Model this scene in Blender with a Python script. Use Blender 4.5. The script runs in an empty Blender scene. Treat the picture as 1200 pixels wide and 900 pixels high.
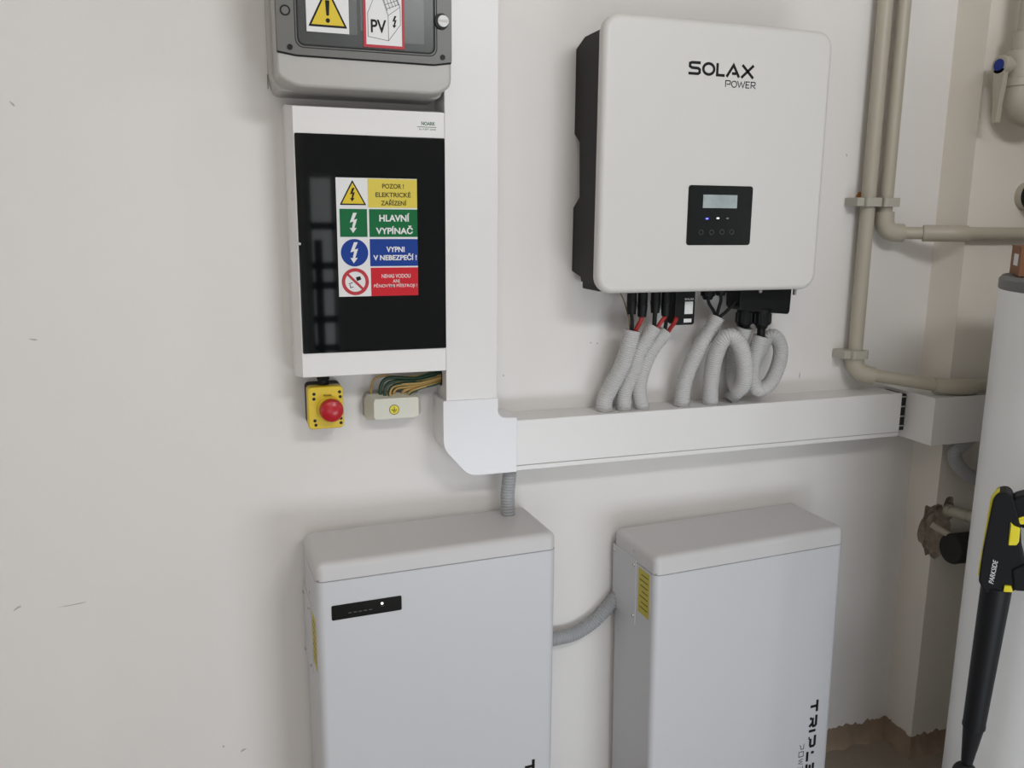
import bpy, bmesh, math, random
from mathutils import Vector, Matrix, noise
random.seed(4)
SC = bpy.context.scene
COL = SC.collection

# ------------------------------------------------------------------ camera
cam_d = bpy.data.cameras.new('camera'); cam = bpy.data.objects.new('camera', cam_d); COL.objects.link(cam)
cam_d.sensor_width = 36; cam_d.lens = 989.19 / 1200 * 36; cam_d.clip_start = 0.01
ri = Vector((0.94833248, -0.31718306, 0.00777284))
dn = Vector((-0.05373884, -0.18471963, -0.98132094))
fw = Vector((0.31269417, 0.93020082, -0.19222068))
cam.matrix_world = Matrix(((ri.x, -dn.x, -fw.x, 0), (ri.y, -dn.y, -fw.y, -1.67), (ri.z, -dn.z, -fw.z, 1.39), (0, 0, 0, 1)))
SC.camera = cam

# ------------------------------------------------------------------ world, lights, exposure
SC.view_settings.view_transform = 'Standard'; SC.view_settings.look = 'None'
SC.view_settings.gamma = 1; SC.view_settings.use_curve_mapping = False
SC.view_settings.exposure = 0.0
w = bpy.data.worlds.new('world'); SC.world = w; w.use_nodes = True
w.node_tree.nodes['Background'].inputs[0].default_value = (0.75, 0.85, 1, 1)
w.node_tree.nodes['Background'].inputs[1].default_value = 1.0

def area(name, loc, aim, sx, sy, power, color):
    l = bpy.data.lights.new(name, 'AREA'); l.shape = 'RECTANGLE'; l.size = sx; l.size_y = sy
    l.energy = power; l.color = color
    o = bpy.data.objects.new(name, l); COL.objects.link(o); o.location = loc
    o.rotation_euler = (Vector(aim) - Vector(loc)).to_track_quat('-Z', 'Y').to_euler()
    return o
area('added_daylight_right', (3.42, -1.5, 1.5), (0.0, -1.5, 1.5), 0.8, 1.1, 30, (0.95, 0.96, 1.0))  # unseen side window, invented to account for shadows falling left
area('added_daylight_door', (-0.45, -3.38, 0.62), (-0.45, 0, 0.62), 1.65, 1.15, 6.5, (0.93, 0.96, 1.0))  # unseen doorway, invented as a source of frontal light
area('added_daylight_left', (-2.42, -2.0, 1.15), (0.0, -2.0, 1.15), 1.1, 1.1, 5.5, (1.0, 0.95, 0.87))  # invented window out of view, lifts the left-facing sides
area('added_daylight_high', (0.92, -1.99, 2.24), (0.92, 0, 2.24), 0.66, 0.24, 12.5, (0.97, 0.98, 1.0))  # invented high window behind the camera, shades below the trunking
area('added_daylight_low', (1.1, -1.99, 0.28), (1.1, 0, 0.28), 0.96, 0.42, 12, (0.84, 0.92, 1.0))  # low opening made up to brighten and cool the lower wall
area('narrow_window_daylight', (0.375, -2.10, 1.12), (0.375, 0, 1.12), 0.08, 0.85, 0.35, (0.93, 0.96, 1.0))
area('added_ceiling_glow', (-0.3, -2.8, 2.86), (-0.3, -2.8, 0), 1.5, 0.16, 14, (1.0, 0.93, 0.84))  # glow of an added lamp, none is in view

# ------------------------------------------------------------------ materials
def mat(name, col, rough=0.5, metal=0.0, spec=0.5, var=0.0, vscale=4.0, bump=0.0, bscale=60.0, coat=0.0, emit=None, estr=0, alpha=1.0):
    m = bpy.data.materials.new(name); m.use_nodes = True
    nt = m.node_tree; b = nt.nodes['Principled BSDF']
    b.inputs['Base Color'].default_value = (*col, 1); b.inputs['Roughness'].default_value = rough
    b.inputs['Metallic'].default_value = metal; b.inputs['Specular IOR Level'].default_value = spec
    b.inputs['Coat Weight'].default_value = coat; b.inputs['Alpha'].default_value = alpha
    if emit: b.inputs['Emission Color'].default_value = (*emit, 1); b.inputs['Emission Strength'].default_value = estr
    tc = nt.nodes.new('ShaderNodeTexCoord')
    if var > 0:
        n = nt.nodes.new('ShaderNodeTexNoise'); n.inputs['Scale'].default_value = vscale; n.inputs['Detail'].default_value = 6
        nt.links.new(tc.outputs['Object'], n.inputs['Vector'])
        mx = nt.nodes.new('ShaderNodeMix'); mx.data_type = 'RGBA'
        mx.inputs['A'].default_value = (*[c * (1 - var) for c in col], 1); mx.inputs['B'].default_value = (*[min(1, c * (1 + var)) for c in col], 1)
        nt.links.new(n.outputs['Fac'], mx.inputs['Factor']); nt.links.new(mx.outputs['Result'], b.inputs['Base Color'])
    if bump > 0:
        n2 = nt.nodes.new('ShaderNodeTexNoise'); n2.inputs['Scale'].default_value = bscale; n2.inputs['Detail'].default_value = 5
        nt.links.new(tc.outputs['Object'], n2.inputs['Vector'])
        bp = nt.nodes.new('ShaderNodeBump'); bp.inputs['Strength'].default_value = 1; bp.inputs['Distance'].default_value = bump
        nt.links.new(n2.outputs['Fac'], bp.inputs['Height']); nt.links.new(bp.outputs['Normal'], b.inputs['Normal'])
    return m

M = {}
M['wall'] = mat('painted_plaster', (0.77, 0.745, 0.72), 0.75, spec=0.25, var=0.025, vscale=1.7, bump=0.0009, bscale=16)
M['pillar'] = mat('painted_pillar_plaster', (0.77, 0.725, 0.65), 0.8, spec=0.2, var=0.05, vscale=3, bump=0.0015, bscale=12)
M['room'] = mat('room_plaster', (0.62, 0.60, 0.57), 0.85, spec=0.2)
M['blocker'] = mat('dark_blocker_wall', (0.24, 0.22, 0.19), 0.9, var=0.2, vscale=8, bump=0.003, bscale=30)  # dark surface of the added side blocker, keeps bounce low
M['ceiling'] = mat('ceiling_paint', (0.72, 0.70, 0.66), 0.85, spec=0.2)
M['broken'] = mat('broken_brick_plaster', (0.32, 0.27, 0.22), 0.95, var=0.5, vscale=45, bump=0.004, bscale=90)
M['concrete'] = mat('rough_brown_concrete', (0.26, 0.19, 0.135), 0.9, var=0.4, vscale=14, bump=0.004, bscale=40)
M['floor'] = mat('concrete_floor', (0.30, 0.25, 0.20), 0.8, var=0.3, vscale=5, bump=0.002, bscale=30)
M['pvc'] = mat('white_trunking_plastic', (0.75, 0.74, 0.73), 0.38, var=0.015, vscale=3)
M['pvc_corner'] = mat('white_corner_plastic', (0.74, 0.74, 0.755), 0.33)
M['boxwhite'] = mat('white_box_plastic', (0.78, 0.765, 0.75), 0.35)
M['shell'] = mat('white_coated_metal', (0.66, 0.65, 0.625), 0.42, bump=0.00006, bscale=900)
M['battery'] = mat('light_grey_coated_steel', (0.56, 0.565, 0.585), 0.42, bump=0.0001, bscale=700)
M['batlid'] = mat('light_grey_lid_coating', (0.57, 0.56, 0.56), 0.45, bump=0.0001, bscale=700)
M['seam'] = mat('seam_grey', (0.30, 0.30, 0.31), 0.6)  # darker grey for the joint under the battery lid
M['black'] = mat('black_plastic', (0.0045, 0.005, 0.0055), 0.45, spec=0.25)
M['blackm'] = mat('matt_black_plastic', (0.008, 0.008, 0.009), 0.6, spec=0.3)
M['heat'] = mat('dark_cast_aluminium', (0.017, 0.016, 0.014), 0.6, spec=0.3, bump=0.0002, bscale=300)
M['glass_dark'] = mat('smoked_door_glass', (0.0025, 0.004, 0.0045), 0.04, spec=0.36)
M['display'] = mat('black_display_glass', (0.004, 0.006, 0.007), 0.06, spec=0.36)
M['lcd'] = mat('lcd_screen', (0.36, 0.42, 0.42), 0.12, var=0.3, vscale=40)
M['led_blue'] = mat('blue_led', (0.1, 0.1, 0.9), 0.3, emit=(0.12, 0.12, 1.0), estr=3.0)
M['led_white'] = mat('white_led', (0.8, 0.8, 0.8), 0.3, emit=(0.9, 0.95, 1.0), estr=1.5)
M['led_off'] = mat('unlit_led', (0.2, 0.2, 0.2), 0.3)
M['button'] = mat('faint_touch_button', (0.06, 0.065, 0.068), 0.2)
M['greybox'] = mat('light_grey_box_plastic', (0.44, 0.43, 0.405), 0.38)
M['greylid'] = mat('mid_grey_lid_plastic', (0.125, 0.125, 0.115), 0.4)
M['greyinner'] = mat('grey_inner_plate', (0.16, 0.168, 0.165), 0.5)
M['module'] = mat('breaker_module_plastic', (0.26, 0.27, 0.265), 0.5)
M['rubber'] = mat('black_gasket', (0.01, 0.01, 0.01), 0.7)
M['white'] = mat('white_print', (0.74, 0.74, 0.74), 0.45)
M['yellow'] = mat('sign_yellow', (0.72, 0.54, 0.045), 0.4, spec=0.18)
M['yellow2'] = mat('pale_sign_yellow', (0.68, 0.56, 0.09), 0.4, spec=0.18)
M['green'] = mat('sign_green', (0.008, 0.140, 0.045), 0.4, spec=0.18)
M['blue'] = mat('sign_blue', (0.012, 0.050, 0.27), 0.4, spec=0.18)
M['red'] = mat('sign_red', (0.56, 0.02, 0.03), 0.4, spec=0.18)
M['redborder'] = mat('sign_border_red', (0.48, 0.045, 0.06), 0.4, spec=0.18)
M['ink'] = mat('black_print', (0.012, 0.012, 0.012), 0.5, spec=0.18)
M['greenink'] = mat('green_print', (0.03, 0.12, 0.05), 0.5)
M['olive'] = mat('olive_print', (0.10, 0.075, 0.015), 0.5, spec=0.18)
M['estop_y'] = mat('yellow_plastic', (0.72, 0.52, 0.02), 0.38)
M['estop_r'] = mat('red_button_plastic', (0.45, 0.008, 0.018), 0.3)
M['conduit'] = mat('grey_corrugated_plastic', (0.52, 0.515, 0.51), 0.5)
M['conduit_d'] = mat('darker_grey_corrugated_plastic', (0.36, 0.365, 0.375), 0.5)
M['wire_red'] = mat('red_wire', (0.36, 0.02, 0.02), 0.4)
M['wire_g'] = mat('green_wire_sleeve', (0.012, 0.05, 0.022), 0.45)
M['wire_y'] = mat('yellow_wire_sleeve', (0.40, 0.26, 0.07), 0.45)
M['wire_brown'] = mat('brown_wire', (0.20, 0.14, 0.07), 0.5)
M['terminal'] = mat('milky_terminal_plastic', (0.62, 0.61, 0.52), 0.3)
M['terminal_d'] = mat('milky_grey_plastic', (0.36, 0.36, 0.33), 0.3)
M['pipe'] = mat('beige_grey_pipe_plastic', (0.44, 0.405, 0.325), 0.42)
M['clip'] = mat('grey_clip_plastic', (0.44, 0.42, 0.36), 0.5)
M['valve'] = mat('grey_beige_valve_plastic', (0.42, 0.39, 0.315), 0.45)
M['bluedot'] = mat('blue_cap', (0.01, 0.03, 0.22), 0.4)
M['foam'] = mat('orange_foam', (0.50, 0.21, 0.06), 0.9, bump=0.002, bscale=80)
M['boiler'] = mat('white_enamelled_steel', (0.80, 0.81, 0.81), 0.28)
M['boilercap'] = mat('grey_boiler_cap', (0.13, 0.13, 0.13), 0.45)
M['card'] = mat('brown_cardboard', (0.24, 0.11, 0.055), 0.85, var=0.1, vscale=30)
M['steel'] = mat('steel_screw', (0.55, 0.53, 0.50), 0.28, metal=0.9)
M['knob'] = mat('silver_grey_knob', (0.5, 0.5, 0.49), 0.3)
M['guny'] = mat('bright_yellow_plastic', (0.72, 0.62, 0.02), 0.4)
M['gunb'] = mat('black_tool_plastic', (0.006, 0.0065, 0.008), 0.5, spec=0.2)
M['label_y'] = mat('yellow_warning_label', (0.50, 0.42, 0.03), 0.45)
M['scuff'] = mat('grey_scuff', (0.46, 0.44, 0.42), 0.9)
M['foamsleeve'] = mat('black_foam_sleeve', (0.02, 0.02, 0.02), 0.85)
M['frame'] = mat('window_frame_white', (0.7, 0.7, 0.7), 0.4)
M['lamp'] = mat('added_lamp_diffuser', (0.8, 0.8, 0.8), 0.5, emit=(1, 0.95, 0.87), estr=2.5)
M['smoke'] = mat('clear_smoky_window', (0.16, 0.17, 0.165), 0.22, spec=0.3, alpha=0.35)

# ------------------------------------------------------------------ helpers
def empty(name, loc=(0, 0, 0), label=None, cat=None, group=None):
    o = bpy.data.objects.new(name, None); COL.objects.link(o); o.location = loc; o.empty_display_size = 0.05
    if label: o['label'] = label
    if cat: o['category'] = cat
    if group: o['group'] = group
    return o

def root_of(o):
    while o.parent: o = o.parent
    return o

def mk(name, bm, m, parent=None, label=None, cat=None, group=None, kind=None, local=False, mats=None, smooth=True, ang=33):
    bmesh.ops.recalc_face_normals(bm, faces=bm.faces[:]) if not local == 'raw' else None
    if smooth:
        for f in bm.faces: f.smooth = True
        for e in bm.edges:
            if len(e.link_faces) == 2 and e.calc_face_angle(0) > math.radians(ang): e.smooth = False
    me = bpy.data.meshes.new(name)
    o = bpy.data.objects.new(name, me); COL.objects.link(o)
    if parent is not None:
        o.parent = parent
        if not local:
            r = root_of(parent); bm.transform(Matrix.Translation(-r.location))
    elif kind != 'structure':
        vs = [v.co for v in bm.verts]
        c = Vector(((min(v.x for v in vs) + max(v.x for v in vs)) / 2, (min(v.y for v in vs) + max(v.y for v in vs)) / 2, min(v.z for v in vs)))
        bm.transform(Matrix.Translation(-c)); o.location = c
    bm.to_mesh(me); bm.free()
    for mm in (mats or [m]): me.materials.append(mm)
    if smooth:
        wn = o.modifiers.new('weighted_normals', 'WEIGHTED_NORMAL'); wn.keep_sharp = True; wn.weight = 100
    if label: o['label'] = label
    if cat: o['category'] = cat
    if group: o['group'] = group
    if kind: o['kind'] = kind
    return o

def bx(x0, x1, y0, y1, z0, z1, bev=0, seg=2, bm=None):
    b = bmesh.new()
    bmesh.ops.create_cube(b, size=1, matrix=Matrix.Translation(((x0+x1)/2, (y0+y1)/2, (z0+z1)/2)) @ Matrix.Diagonal((abs(x1-x0), abs(y1-y0), abs(z1-z0), 1)))
    if bev: bmesh.ops.bevel(b, geom=b.edges[:], offset=bev, segments=seg, affect='EDGES', profile=0.5)
    return join(bm, b)

def join(a, b):
    if a is None: return b
    me = bpy.data.meshes.new('tmp'); b.to_mesh(me); b.free(); a.from_mesh(me); bpy.data.meshes.remove(me)
    return a

def rr(x0, x1, z0, z1, r, n=6):
    pts = []
    for cx, cz, a0 in ((x1-r, z1-r, 0), (x0+r, z1-r, 90), (x0+r, z0+r, 180), (x1-r, z0+r, 270)):
        for i in range(n + 1):
            a = math.radians(a0 + 90 * i / n); pts.append((cx + r*math.cos(a), cz + r*math.sin(a)))
    return pts

def round_poly(pts, rs, n=4):
    out = []; k = len(pts)
    for i in range(k):
        p = Vector(pts[i]); a = Vector(pts[i-1]); b = Vector(pts[(i+1) % k]); r = rs[i] if isinstance(rs, (list, tuple)) else rs
        if r <= 0: out.append(tuple(p)); continue
        da = (a-p); db = (b-p); t = min(r, da.length*0.45, db.length*0.45)
        s = p + da.normalized()*t; e = p + db.normalized()*t
        for j in range(n+1):
            q = j/n; out.append(tuple((1-q)**2*s + 2*q*(1-q)*p + q*q*e))
    return out

def prism(pts, y0, y1, bev=0, seg=3, axis='y', bm=None, taper=None):
    """outline in (x,z) pulled from y0 (back) to y1 (front, smaller y); the front rim may be rounded"""
    b = bmesh.new()
    def P(p, y):
        return Vector((p[0], y, p[1])) if axis == 'y' else (Vector((y, p[0], p[1])) if axis == 'x' else Vector((p[0], p[1], y)))
    cx = sum(p[0] for p in pts)/len(pts); cz = sum(p[1] for p in pts)/len(pts)
    bp = [(cx+(p[0]-cx)*taper, cz+(p[1]-cz)*taper) for p in pts] if taper else pts
    n = len(pts); sg = 1 if y1 > y0 else -1
    rings = [[b.verts.new(P(p, y0)) for p in bp]]
    if bev:
        ar = sum(pts[i][0]*pts[(i+1) % n][1]-pts[(i+1) % n][0]*pts[i][1] for i in range(n)); o = 1 if ar > 0 else -1; nr = []
        for i in range(n):
            a, c, d = Vector(pts[i-1]), Vector(pts[i]), Vector(pts[(i+1) % n]); d1 = (c-a).normalized(); d2 = (d-c).normalized()
            n1 = Vector((-d1.y, d1.x))*o; n2 = Vector((-d2.y, d2.x))*o; m_ = (n1+n2).normalized(); nr.append(m_/max(0.4, m_.dot(n1)))
        for k in range(seg+1):
            th = math.pi/2*k/seg; ins = bev*(1-math.cos(th)); yy_ = y1-sg*bev*(1-math.sin(th))
            rings.append([b.verts.new(P((p[0]+q.x*ins, p[1]+q.y*ins), yy_)) for p, q in zip(pts, nr)])
    else: rings.append([b.verts.new(P(p, y1)) for p in pts])
    b.faces.new(rings[0]); b.faces.new(rings[-1][::-1])
    for ra, rc in zip(rings, rings[1:]):
        for i in range(n): b.faces.new((ra[i], ra[(i+1) % n], rc[(i+1) % n], rc[i]))
    return join(bm, b)

def ring_prism(outer, inner, y0, y1, bm=None):
    b = bmesh.new(); n = len(outer)
    V = [[b.verts.new((p[0], y, p[1])) for p in ps] for ps in (outer, inner) for y in (y0, y1)]
    ob, of, ib, jf = V
    for i in range(n):
        j = (i+1) % n
        b.faces.new((of[i], of[j], jf[j], jf[i])); b.faces.new((ob[i], ob[j], ib[j], ib[i]))
        b.faces.new((ob[i], ob[j], of[j], of[i])); b.faces.new((ib[i], ib[j], jf[j], jf[i]))
    return join(bm, b)

def cyl(p0, p1, r0, r1=None, n=24, bev=0, bm=None):
    p0, p1 = Vector(p0), Vector(p1); d = p1-p0; r1 = r0 if r1 is None else r1
    b = bmesh.new()
    bmesh.ops.create_cone(b, cap_ends=True, segments=n, radius1=r0, radius2=r1, depth=d.length)
    if bev: 
        es = [e for e in b.edges if abs(e.verts[0].co.z-e.verts[1].co.z) < 1e-6]
        bmesh.ops.bevel(b, geom=es, offset=bev, segments=2, affect='EDGES', profile=0.5)
    b.transform(Matrix.Translation((p0+p1)/2) @ d.to_track_quat('Z', 'Y').to_matrix().to_4x4())
    return join(bm, b)

def lathe(c, prof, n=64, bm=None):
    """profile (radius, z) about a vertical axis"""
    b = bmesh.new(); rows = []
    for r, z in prof:
        if r < 1e-6: rows.append([b.verts.new((c[0], c[1], z))])
        else: rows.append([b.verts.new((c[0]+r*math.cos(2*math.pi*i/n), c[1]+r*math.sin(2*math.pi*i/n), z)) for i in range(n)])
    for a, d in zip(rows, rows[1:]):
        for i in range(n):
            j = (i+1) % n; q = [a[i % len(a)], a[j % len(a)], d[j % len(d)], d[i % len(d)]]
            q = list(dict.fromkeys(q))
            if len(q) > 2: b.faces.new(q)
    return join(bm, b)

def spline(pts, step):
    P = [Vector(p) for p in pts]; P = [2*P[0]-P[1]] + P + [2*P[-1]-P[-2]]; fine = []
    for i in range(1, len(P)-2):
        a, b, c, d = P[i-1:i+3]
        for k in range(24):
            t = k/24
            fine.append(0.5*((2*b)+(c-a)*t+(2*a-5*b+4*c-d)*t*t+(3*b-a-3*c+d)*t**3))
    fine.append(P[-2]); L = [0]
    for a, b in zip(fine, fine[1:]): L.append(L[-1]+(b-a).length)
    n = max(2, int(L[-1]/step)); out = []; j = 0
    for i in range(n+1):
        s = L[-1]*i/n
        while j < len(L)-2 and L[j+1] < s: j += 1
        t = (s-L[j])/max(1e-9, L[j+1]-L[j]); out.append(fine[j].lerp(fine[j+1], t))
    return out

def sweep(path, rf, n=16, bm=None, cap=True, matf=None):
    b = bmesh.new(); up = None; rows = []
    for i, p in enumerate(path):
        t = (path[min(i+1, len(path)-1)]-path[max(i-1, 0)]).normalized()
        if up is None: up = t.orthogonal().normalized()
        up = (up - t*up.dot(t)).normalized(); s = t.cross(up); r = rf(i) if callable(rf) else rf
        rows.append([b.verts.new(p+(up*math.cos(2*math.pi*k/n)+s*math.sin(2*math.pi*k/n))*r) for k in range(n)])
    for ri_, (a, d) in enumerate(zip(rows, rows[1:])):
        for k in range(n):
            f = b.faces.new((a[k], a[(k+1) % n], d[(k+1) % n], d[k]))
            if matf: f.material_index = matf(ri_, k)
    if cap: b.faces.new(rows[0]); b.faces.new(rows[-1])
    return b if bm is None else join(bm, b)

def tube(pts, r, step=0.004, n=16, bm=None, matf=None, cap=True):
    return sweep(spline(pts, step), r, n, bm, cap, matf)

def corrugated(pts, R, pitch=0.0046, groove=0.91, n=22, cap=False):
    path = spline(pts, pitch/4); prof = (1.0, 0.985, groove, 0.985)
    b = sweep(path, lambda i: R*prof[i % 4], n, cap=False)
    # open sleeve: an inner wall so the mouth reads as a tube
    inner = sweep(path[::4], R*0.82, n, cap=False)
    return join(b, inner)

def text_bm(s, x0, x1, z0, z1, y, bold=0.0, depth=0.0004, shear=0.0):
    cu = bpy.data.curves.new('t', 'FONT'); cu.body = s; cu.size = 1; cu.offset = bold; cu.shear = shear; cu.resolution_u = 4
    o = bpy.data.objects.new('t', cu); me = bpy.data.meshes.new_from_object(o)
    b = bmesh.new(); b.from_mesh(me); bpy.data.objects.remove(o); bpy.data.curves.remove(cu); bpy.data.meshes.remove(me)
    xs = [v.co.x for v in b.verts]; ys = [v.co.y for v in b.verts]
    sx = (x1-x0)/(max(xs)-min(xs)); sz = (z1-z0)/(max(ys)-min(ys)); mx, my = min(xs), min(ys)
    for v in b.verts: v.co = Vector((x0+(v.co.x-mx)*sx, y, z0+(v.co.y-my)*sz))
    g = bmesh.ops.extrude_face_region(b, geom=b.faces[:])
    for e in g['geom']:
        if isinstance(e, bmesh.types.BMVert): e.co.y -= depth
    return b

def strokes(lines, th, y, depth=0.0005, bm=None, frame=None):
    """flat lettering from polylines in (x,z); frame maps local (a,b) to (x,z)"""
    b = bmesh.new()
    for ln in lines:
        closed = ln[0] == ln[-1] and len(ln) > 3
        p = [Vector(frame(*q)) if frame else Vector(q) for q in (ln[:-1] if closed else ln)]; n = len(p); L = []; R = []
        for i in range(n):
            a = p[i-1] if (i > 0 or closed) else None; c = p[(i+1) % n] if (i < n-1 or closed) else None
            d1 = (p[i]-a).normalized() if a is not None else (c-p[i]).normalized(); d2 = (c-p[i]).normalized() if c is not None else d1
            t = (d1+d2); t = t.normalized() if t.length > 1e-6 else d1; nn = Vector((-t.y, t.x)); k = 1/max(0.5, nn.dot(Vector((-d1.y, d1.x))))
            L.append(p[i]+nn*th/2*k); R.append(p[i]-nn*th/2*k)
        vs = [[b.verts.new((q.x, yy, q.y)) for q in S] for S in (L, R) for yy in (y, y-depth)]
        for i in range(n if closed else n-1):
            j = (i+1) % n; lb, lf, rb, rf_ = vs
            b.faces.new((lf[i], lf[j], rf_[j], rf_[i])); b.faces.new((lb[i], lb[j], lf[j], lf[i])); b.faces.new((rb[i], rb[j], rf_[j], rf_[i]))
        if not closed:
            for i in (0, n-1): lb, lf, rb, rf_ = vs; b.faces.new((lb[i], lf[i], rf_[i], rb[i]))
    return join(bm, b)

def lathe_y(cx, cz, prof, n=36, bm=None):
    b = bmesh.new(); rows = []
    for r, y in prof:
        rows.append([b.verts.new((cx, y, cz))] if r < 1e-6 else [b.verts.new((cx+r*math.cos(2*math.pi*i/n), y, cz+r*math.sin(2*math.pi*i/n))) for i in range(n)])
    for a, d in zip(rows, rows[1:]):
        for i in range(n):
            j = (i+1) % n; q = list(dict.fromkeys([a[i % len(a)], a[j % len(a)], d[j % len(d)], d[i % len(d)]]))
            if len(q) > 2: b.faces.new(q)
    return join(bm, b)

def disc(cx, cz, r, y0, y1, n=28, bm=None, bev=0):
    return prism([(cx+r*math.cos(2*math.pi*i/n), cz+r*math.sin(2*math.pi*i/n)) for i in range(n)], y0, y1, bev, 2, bm=bm)

def circ(cx, cz, r, n=28):
    return [(cx+r*math.cos(2*math.pi*i/n), cz+r*math.sin(2*math.pi*i/n)) for i in range(n)]

def bolt_shape(cx, cz, h, y, bm=None):
    """lightning arrow"""
    q = [(0.16, 0.5), (-0.02, 0.5), (-0.20, 0.02), (-0.02, 0.07), (-0.10, -0.26), (-0.21, -0.24), (-0.05, -0.5), (0.14, -0.24), (0.02, -0.25), (0.17, 0.20), (0.0, 0.15)]
    return prism([(cx+a*h, cz+c*h) for a, c in q], y, y-0.0004, bm=bm)

HC = 3.0
def struct(name, bm, m, parent=None, mats=None):
    return mk(name, bm, m, parent, kind='structure', mats=mats)

# ------------------------------------------------------------------ structure
struct('floor', bx(-2.6, 3.6, -3.6, 0.15, -0.12, 0.0), M['floor'])
wall = struct('wall_back', bx(-2.6, 3.6, 0.0, 0.15, 0.0, HC), M['wall'])
struct('ceiling', bx(-2.6, 3.6, -3.6, 0.15, HC, HC+0.12), M['ceiling'])

def wall_with_hole(axis, pos, th, a0, a1, holes, z1=HC):
    b = None; cur = a0
    def add(lo, hi, zl, zh):
        nonlocal b
        if hi-lo < 1e-4 or zh-zl < 1e-4: return
        b = bx(lo, hi, pos, pos+th, zl, zh, bm=b) if axis == 'x' else bx(pos, pos+th, lo, hi, zl, zh, bm=b)
    for h0, h1, zl, zh in holes:
        add(cur, h0, 0, z1); add(h0, h1, 0, zl); add(h0, h1, zh, z1); cur = h1
    add(cur, a1, 0, z1); return b
struct('wall_right', wall_with_hole('y', 3.48, 0.12, -2.16, 0.0, [(-1.92, -1.08, 0.92, 2.08)]), M['room'])
struct('wall_left', wall_with_hole('y', -2.6, 0.12, -3.6, 0.0, [(-2.58, -1.42, 0.57, 1.73)]), M['room'])
struct('wall_front', wall_with_hole('x', -3.56, 0.12, -2.48, 0.62, [(-1.30, 0.40, 0.0, 1.25)]), M['room'])
b = bx(0.50, 0.60, -2.16, -2.04, 0, HC); b = bx(1.60, 3.48, -2.16, -2.04, 0, HC, bm=b)
for za, zb in ((0, 0.04), (0.52, 2.08), (2.40, HC)): b = bx(0.60, 1.60, -2.16, -2.04, za, zb, bm=b)
b = bx(1.25, 1.60, -2.16, -2.04, 2.08, 2.40, bm=b)
struct('wall_blocker_front', b, M['room'])  # unseen wall set close behind the camera to shade the pillar
struct('wall_front_strip', wall_with_hole('x', -2.16, 0.12, 0.30, 0.50, [(0.325, 0.425, 0.68, 1.56)]), M['room'])
b = None
for zz in (0.84, 0.96, 1.10, 1.18, 1.34): b = bx(0.325, 0.425, -2.08, -2.07, zz, zz+0.03, bm=b)
b = bx(0.340, 0.372, -2.08, -2.07, 0.68, 1.30, bm=b)
struct('window_5', b, M['rubber'])
struct('wall_return', bx(0.50, 0.62, -3.44, -2.16, 0.0, HC), M['room'])
struct('wall_blocker_side', bx(2.02, 2.14, -1.00, -0.094, 0.0, HC), M['blocker'])  # added blocker out of view, keeps side light off the pillar
def window(name, axis, pos, lo, hi, zl, zh):  # frames for the unseen windows invented to explain the light
    b = None
    def seg(a, c, d, e_):
        nonlocal b
        b = bx(a, c, pos, pos+0.05, d, e_, bm=b) if axis == 'x' else bx(pos, pos+0.05, a, c, d, e_, bm=b)
    seg(lo, hi, zl, zl+0.04); seg(lo, hi, zh-0.04, zh); seg(lo, lo+0.04, zl+0.04, zh-0.04); seg(hi-0.04, hi, zl+0.04, zh-0.04); m_ = (lo+hi)/2; seg(m_-0.02, m_+0.02, zl+0.04, zh-0.04)
    struct(name, b, M['frame'])
window('added_window_1', 'y', 3.50, -1.92, -1.08, 0.92, 2.08)
window('added_window_2', 'y', -2.58, -2.58, -1.42, 0.57, 1.73)
window('added_window_3', 'x', -2.07, 0.60, 1.25, 2.08, 2.40)
window('added_window_4', 'x', -2.07, 0.60, 1.60, 0.04, 0.52)
b = bx(-1.30, -1.25, -3.50, -3.44, 0.0, 1.25); b = bx(0.35, 0.40, -3.50, -3.44, 0.0, 1.25, bm=b); b = bx(-1.25, 0.35, -3.50, -3.44, 1.20, 1.25, bm=b)
struct('added_door_1', b, M['frame'])  # frame of the invented doorway behind the camera

# pillar on the right with a broken corner where pipes enter
pil = bx(1.655, 3.48, -0.094, 0.0, 0.0, HC)
pillar = struct('wall_pillar', pil, M['pillar'])
cut = bmesh.new(); bmesh.ops.create_icosphere(cut, subdivisions=3, radius=1)
for v in cut.verts:
    d = 1 + 0.30*noise.noise(v.co*2.3) + 0.16*noise.noise(v.co*5)
    v.co = Vector((1.668+v.co.x*0.042*d, -0.088+v.co.y*0.040*d, 0.618+v.co.z*0.072*d))
c2 = bmesh.new(); bmesh.ops.create_icosphere(c2, subdivisions=2, radius=1)
for v in c2.verts:
    d = 1+0.35*noise.noise(v.co*3)
    v.co = Vector((1.695+v.co.x*0.020*d, -0.092+v.co.y*0.030*d, 0.678+v.co.z*0.034*d))
for cb in (cut, c2):
    cm = bpy.data.meshes.new('cutter'); cb.to_mesh(cm); cb.free(); cm.materials.append(M['broken'])
    co = bpy.data.objects.new('cutter', cm); COL.objects.link(co)
    md = pillar.modifiers.new('cut', 'BOOLEAN'); md.operation = 'DIFFERENCE'; md.object = co; md.solver = 'EXACT'; md.material_mode = 'TRANSFER'
    bpy.context.view_layer.update()
    new = bpy.data.meshes.new_from_object(pillar.evaluated_get(bpy.context.evaluated_depsgraph_get()))
    pillar.modifiers.clear(); pillar.data = new; bpy.data.objects.remove(co)
for p_ in pillar.data.polygons: p_.use_smooth = False

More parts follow.
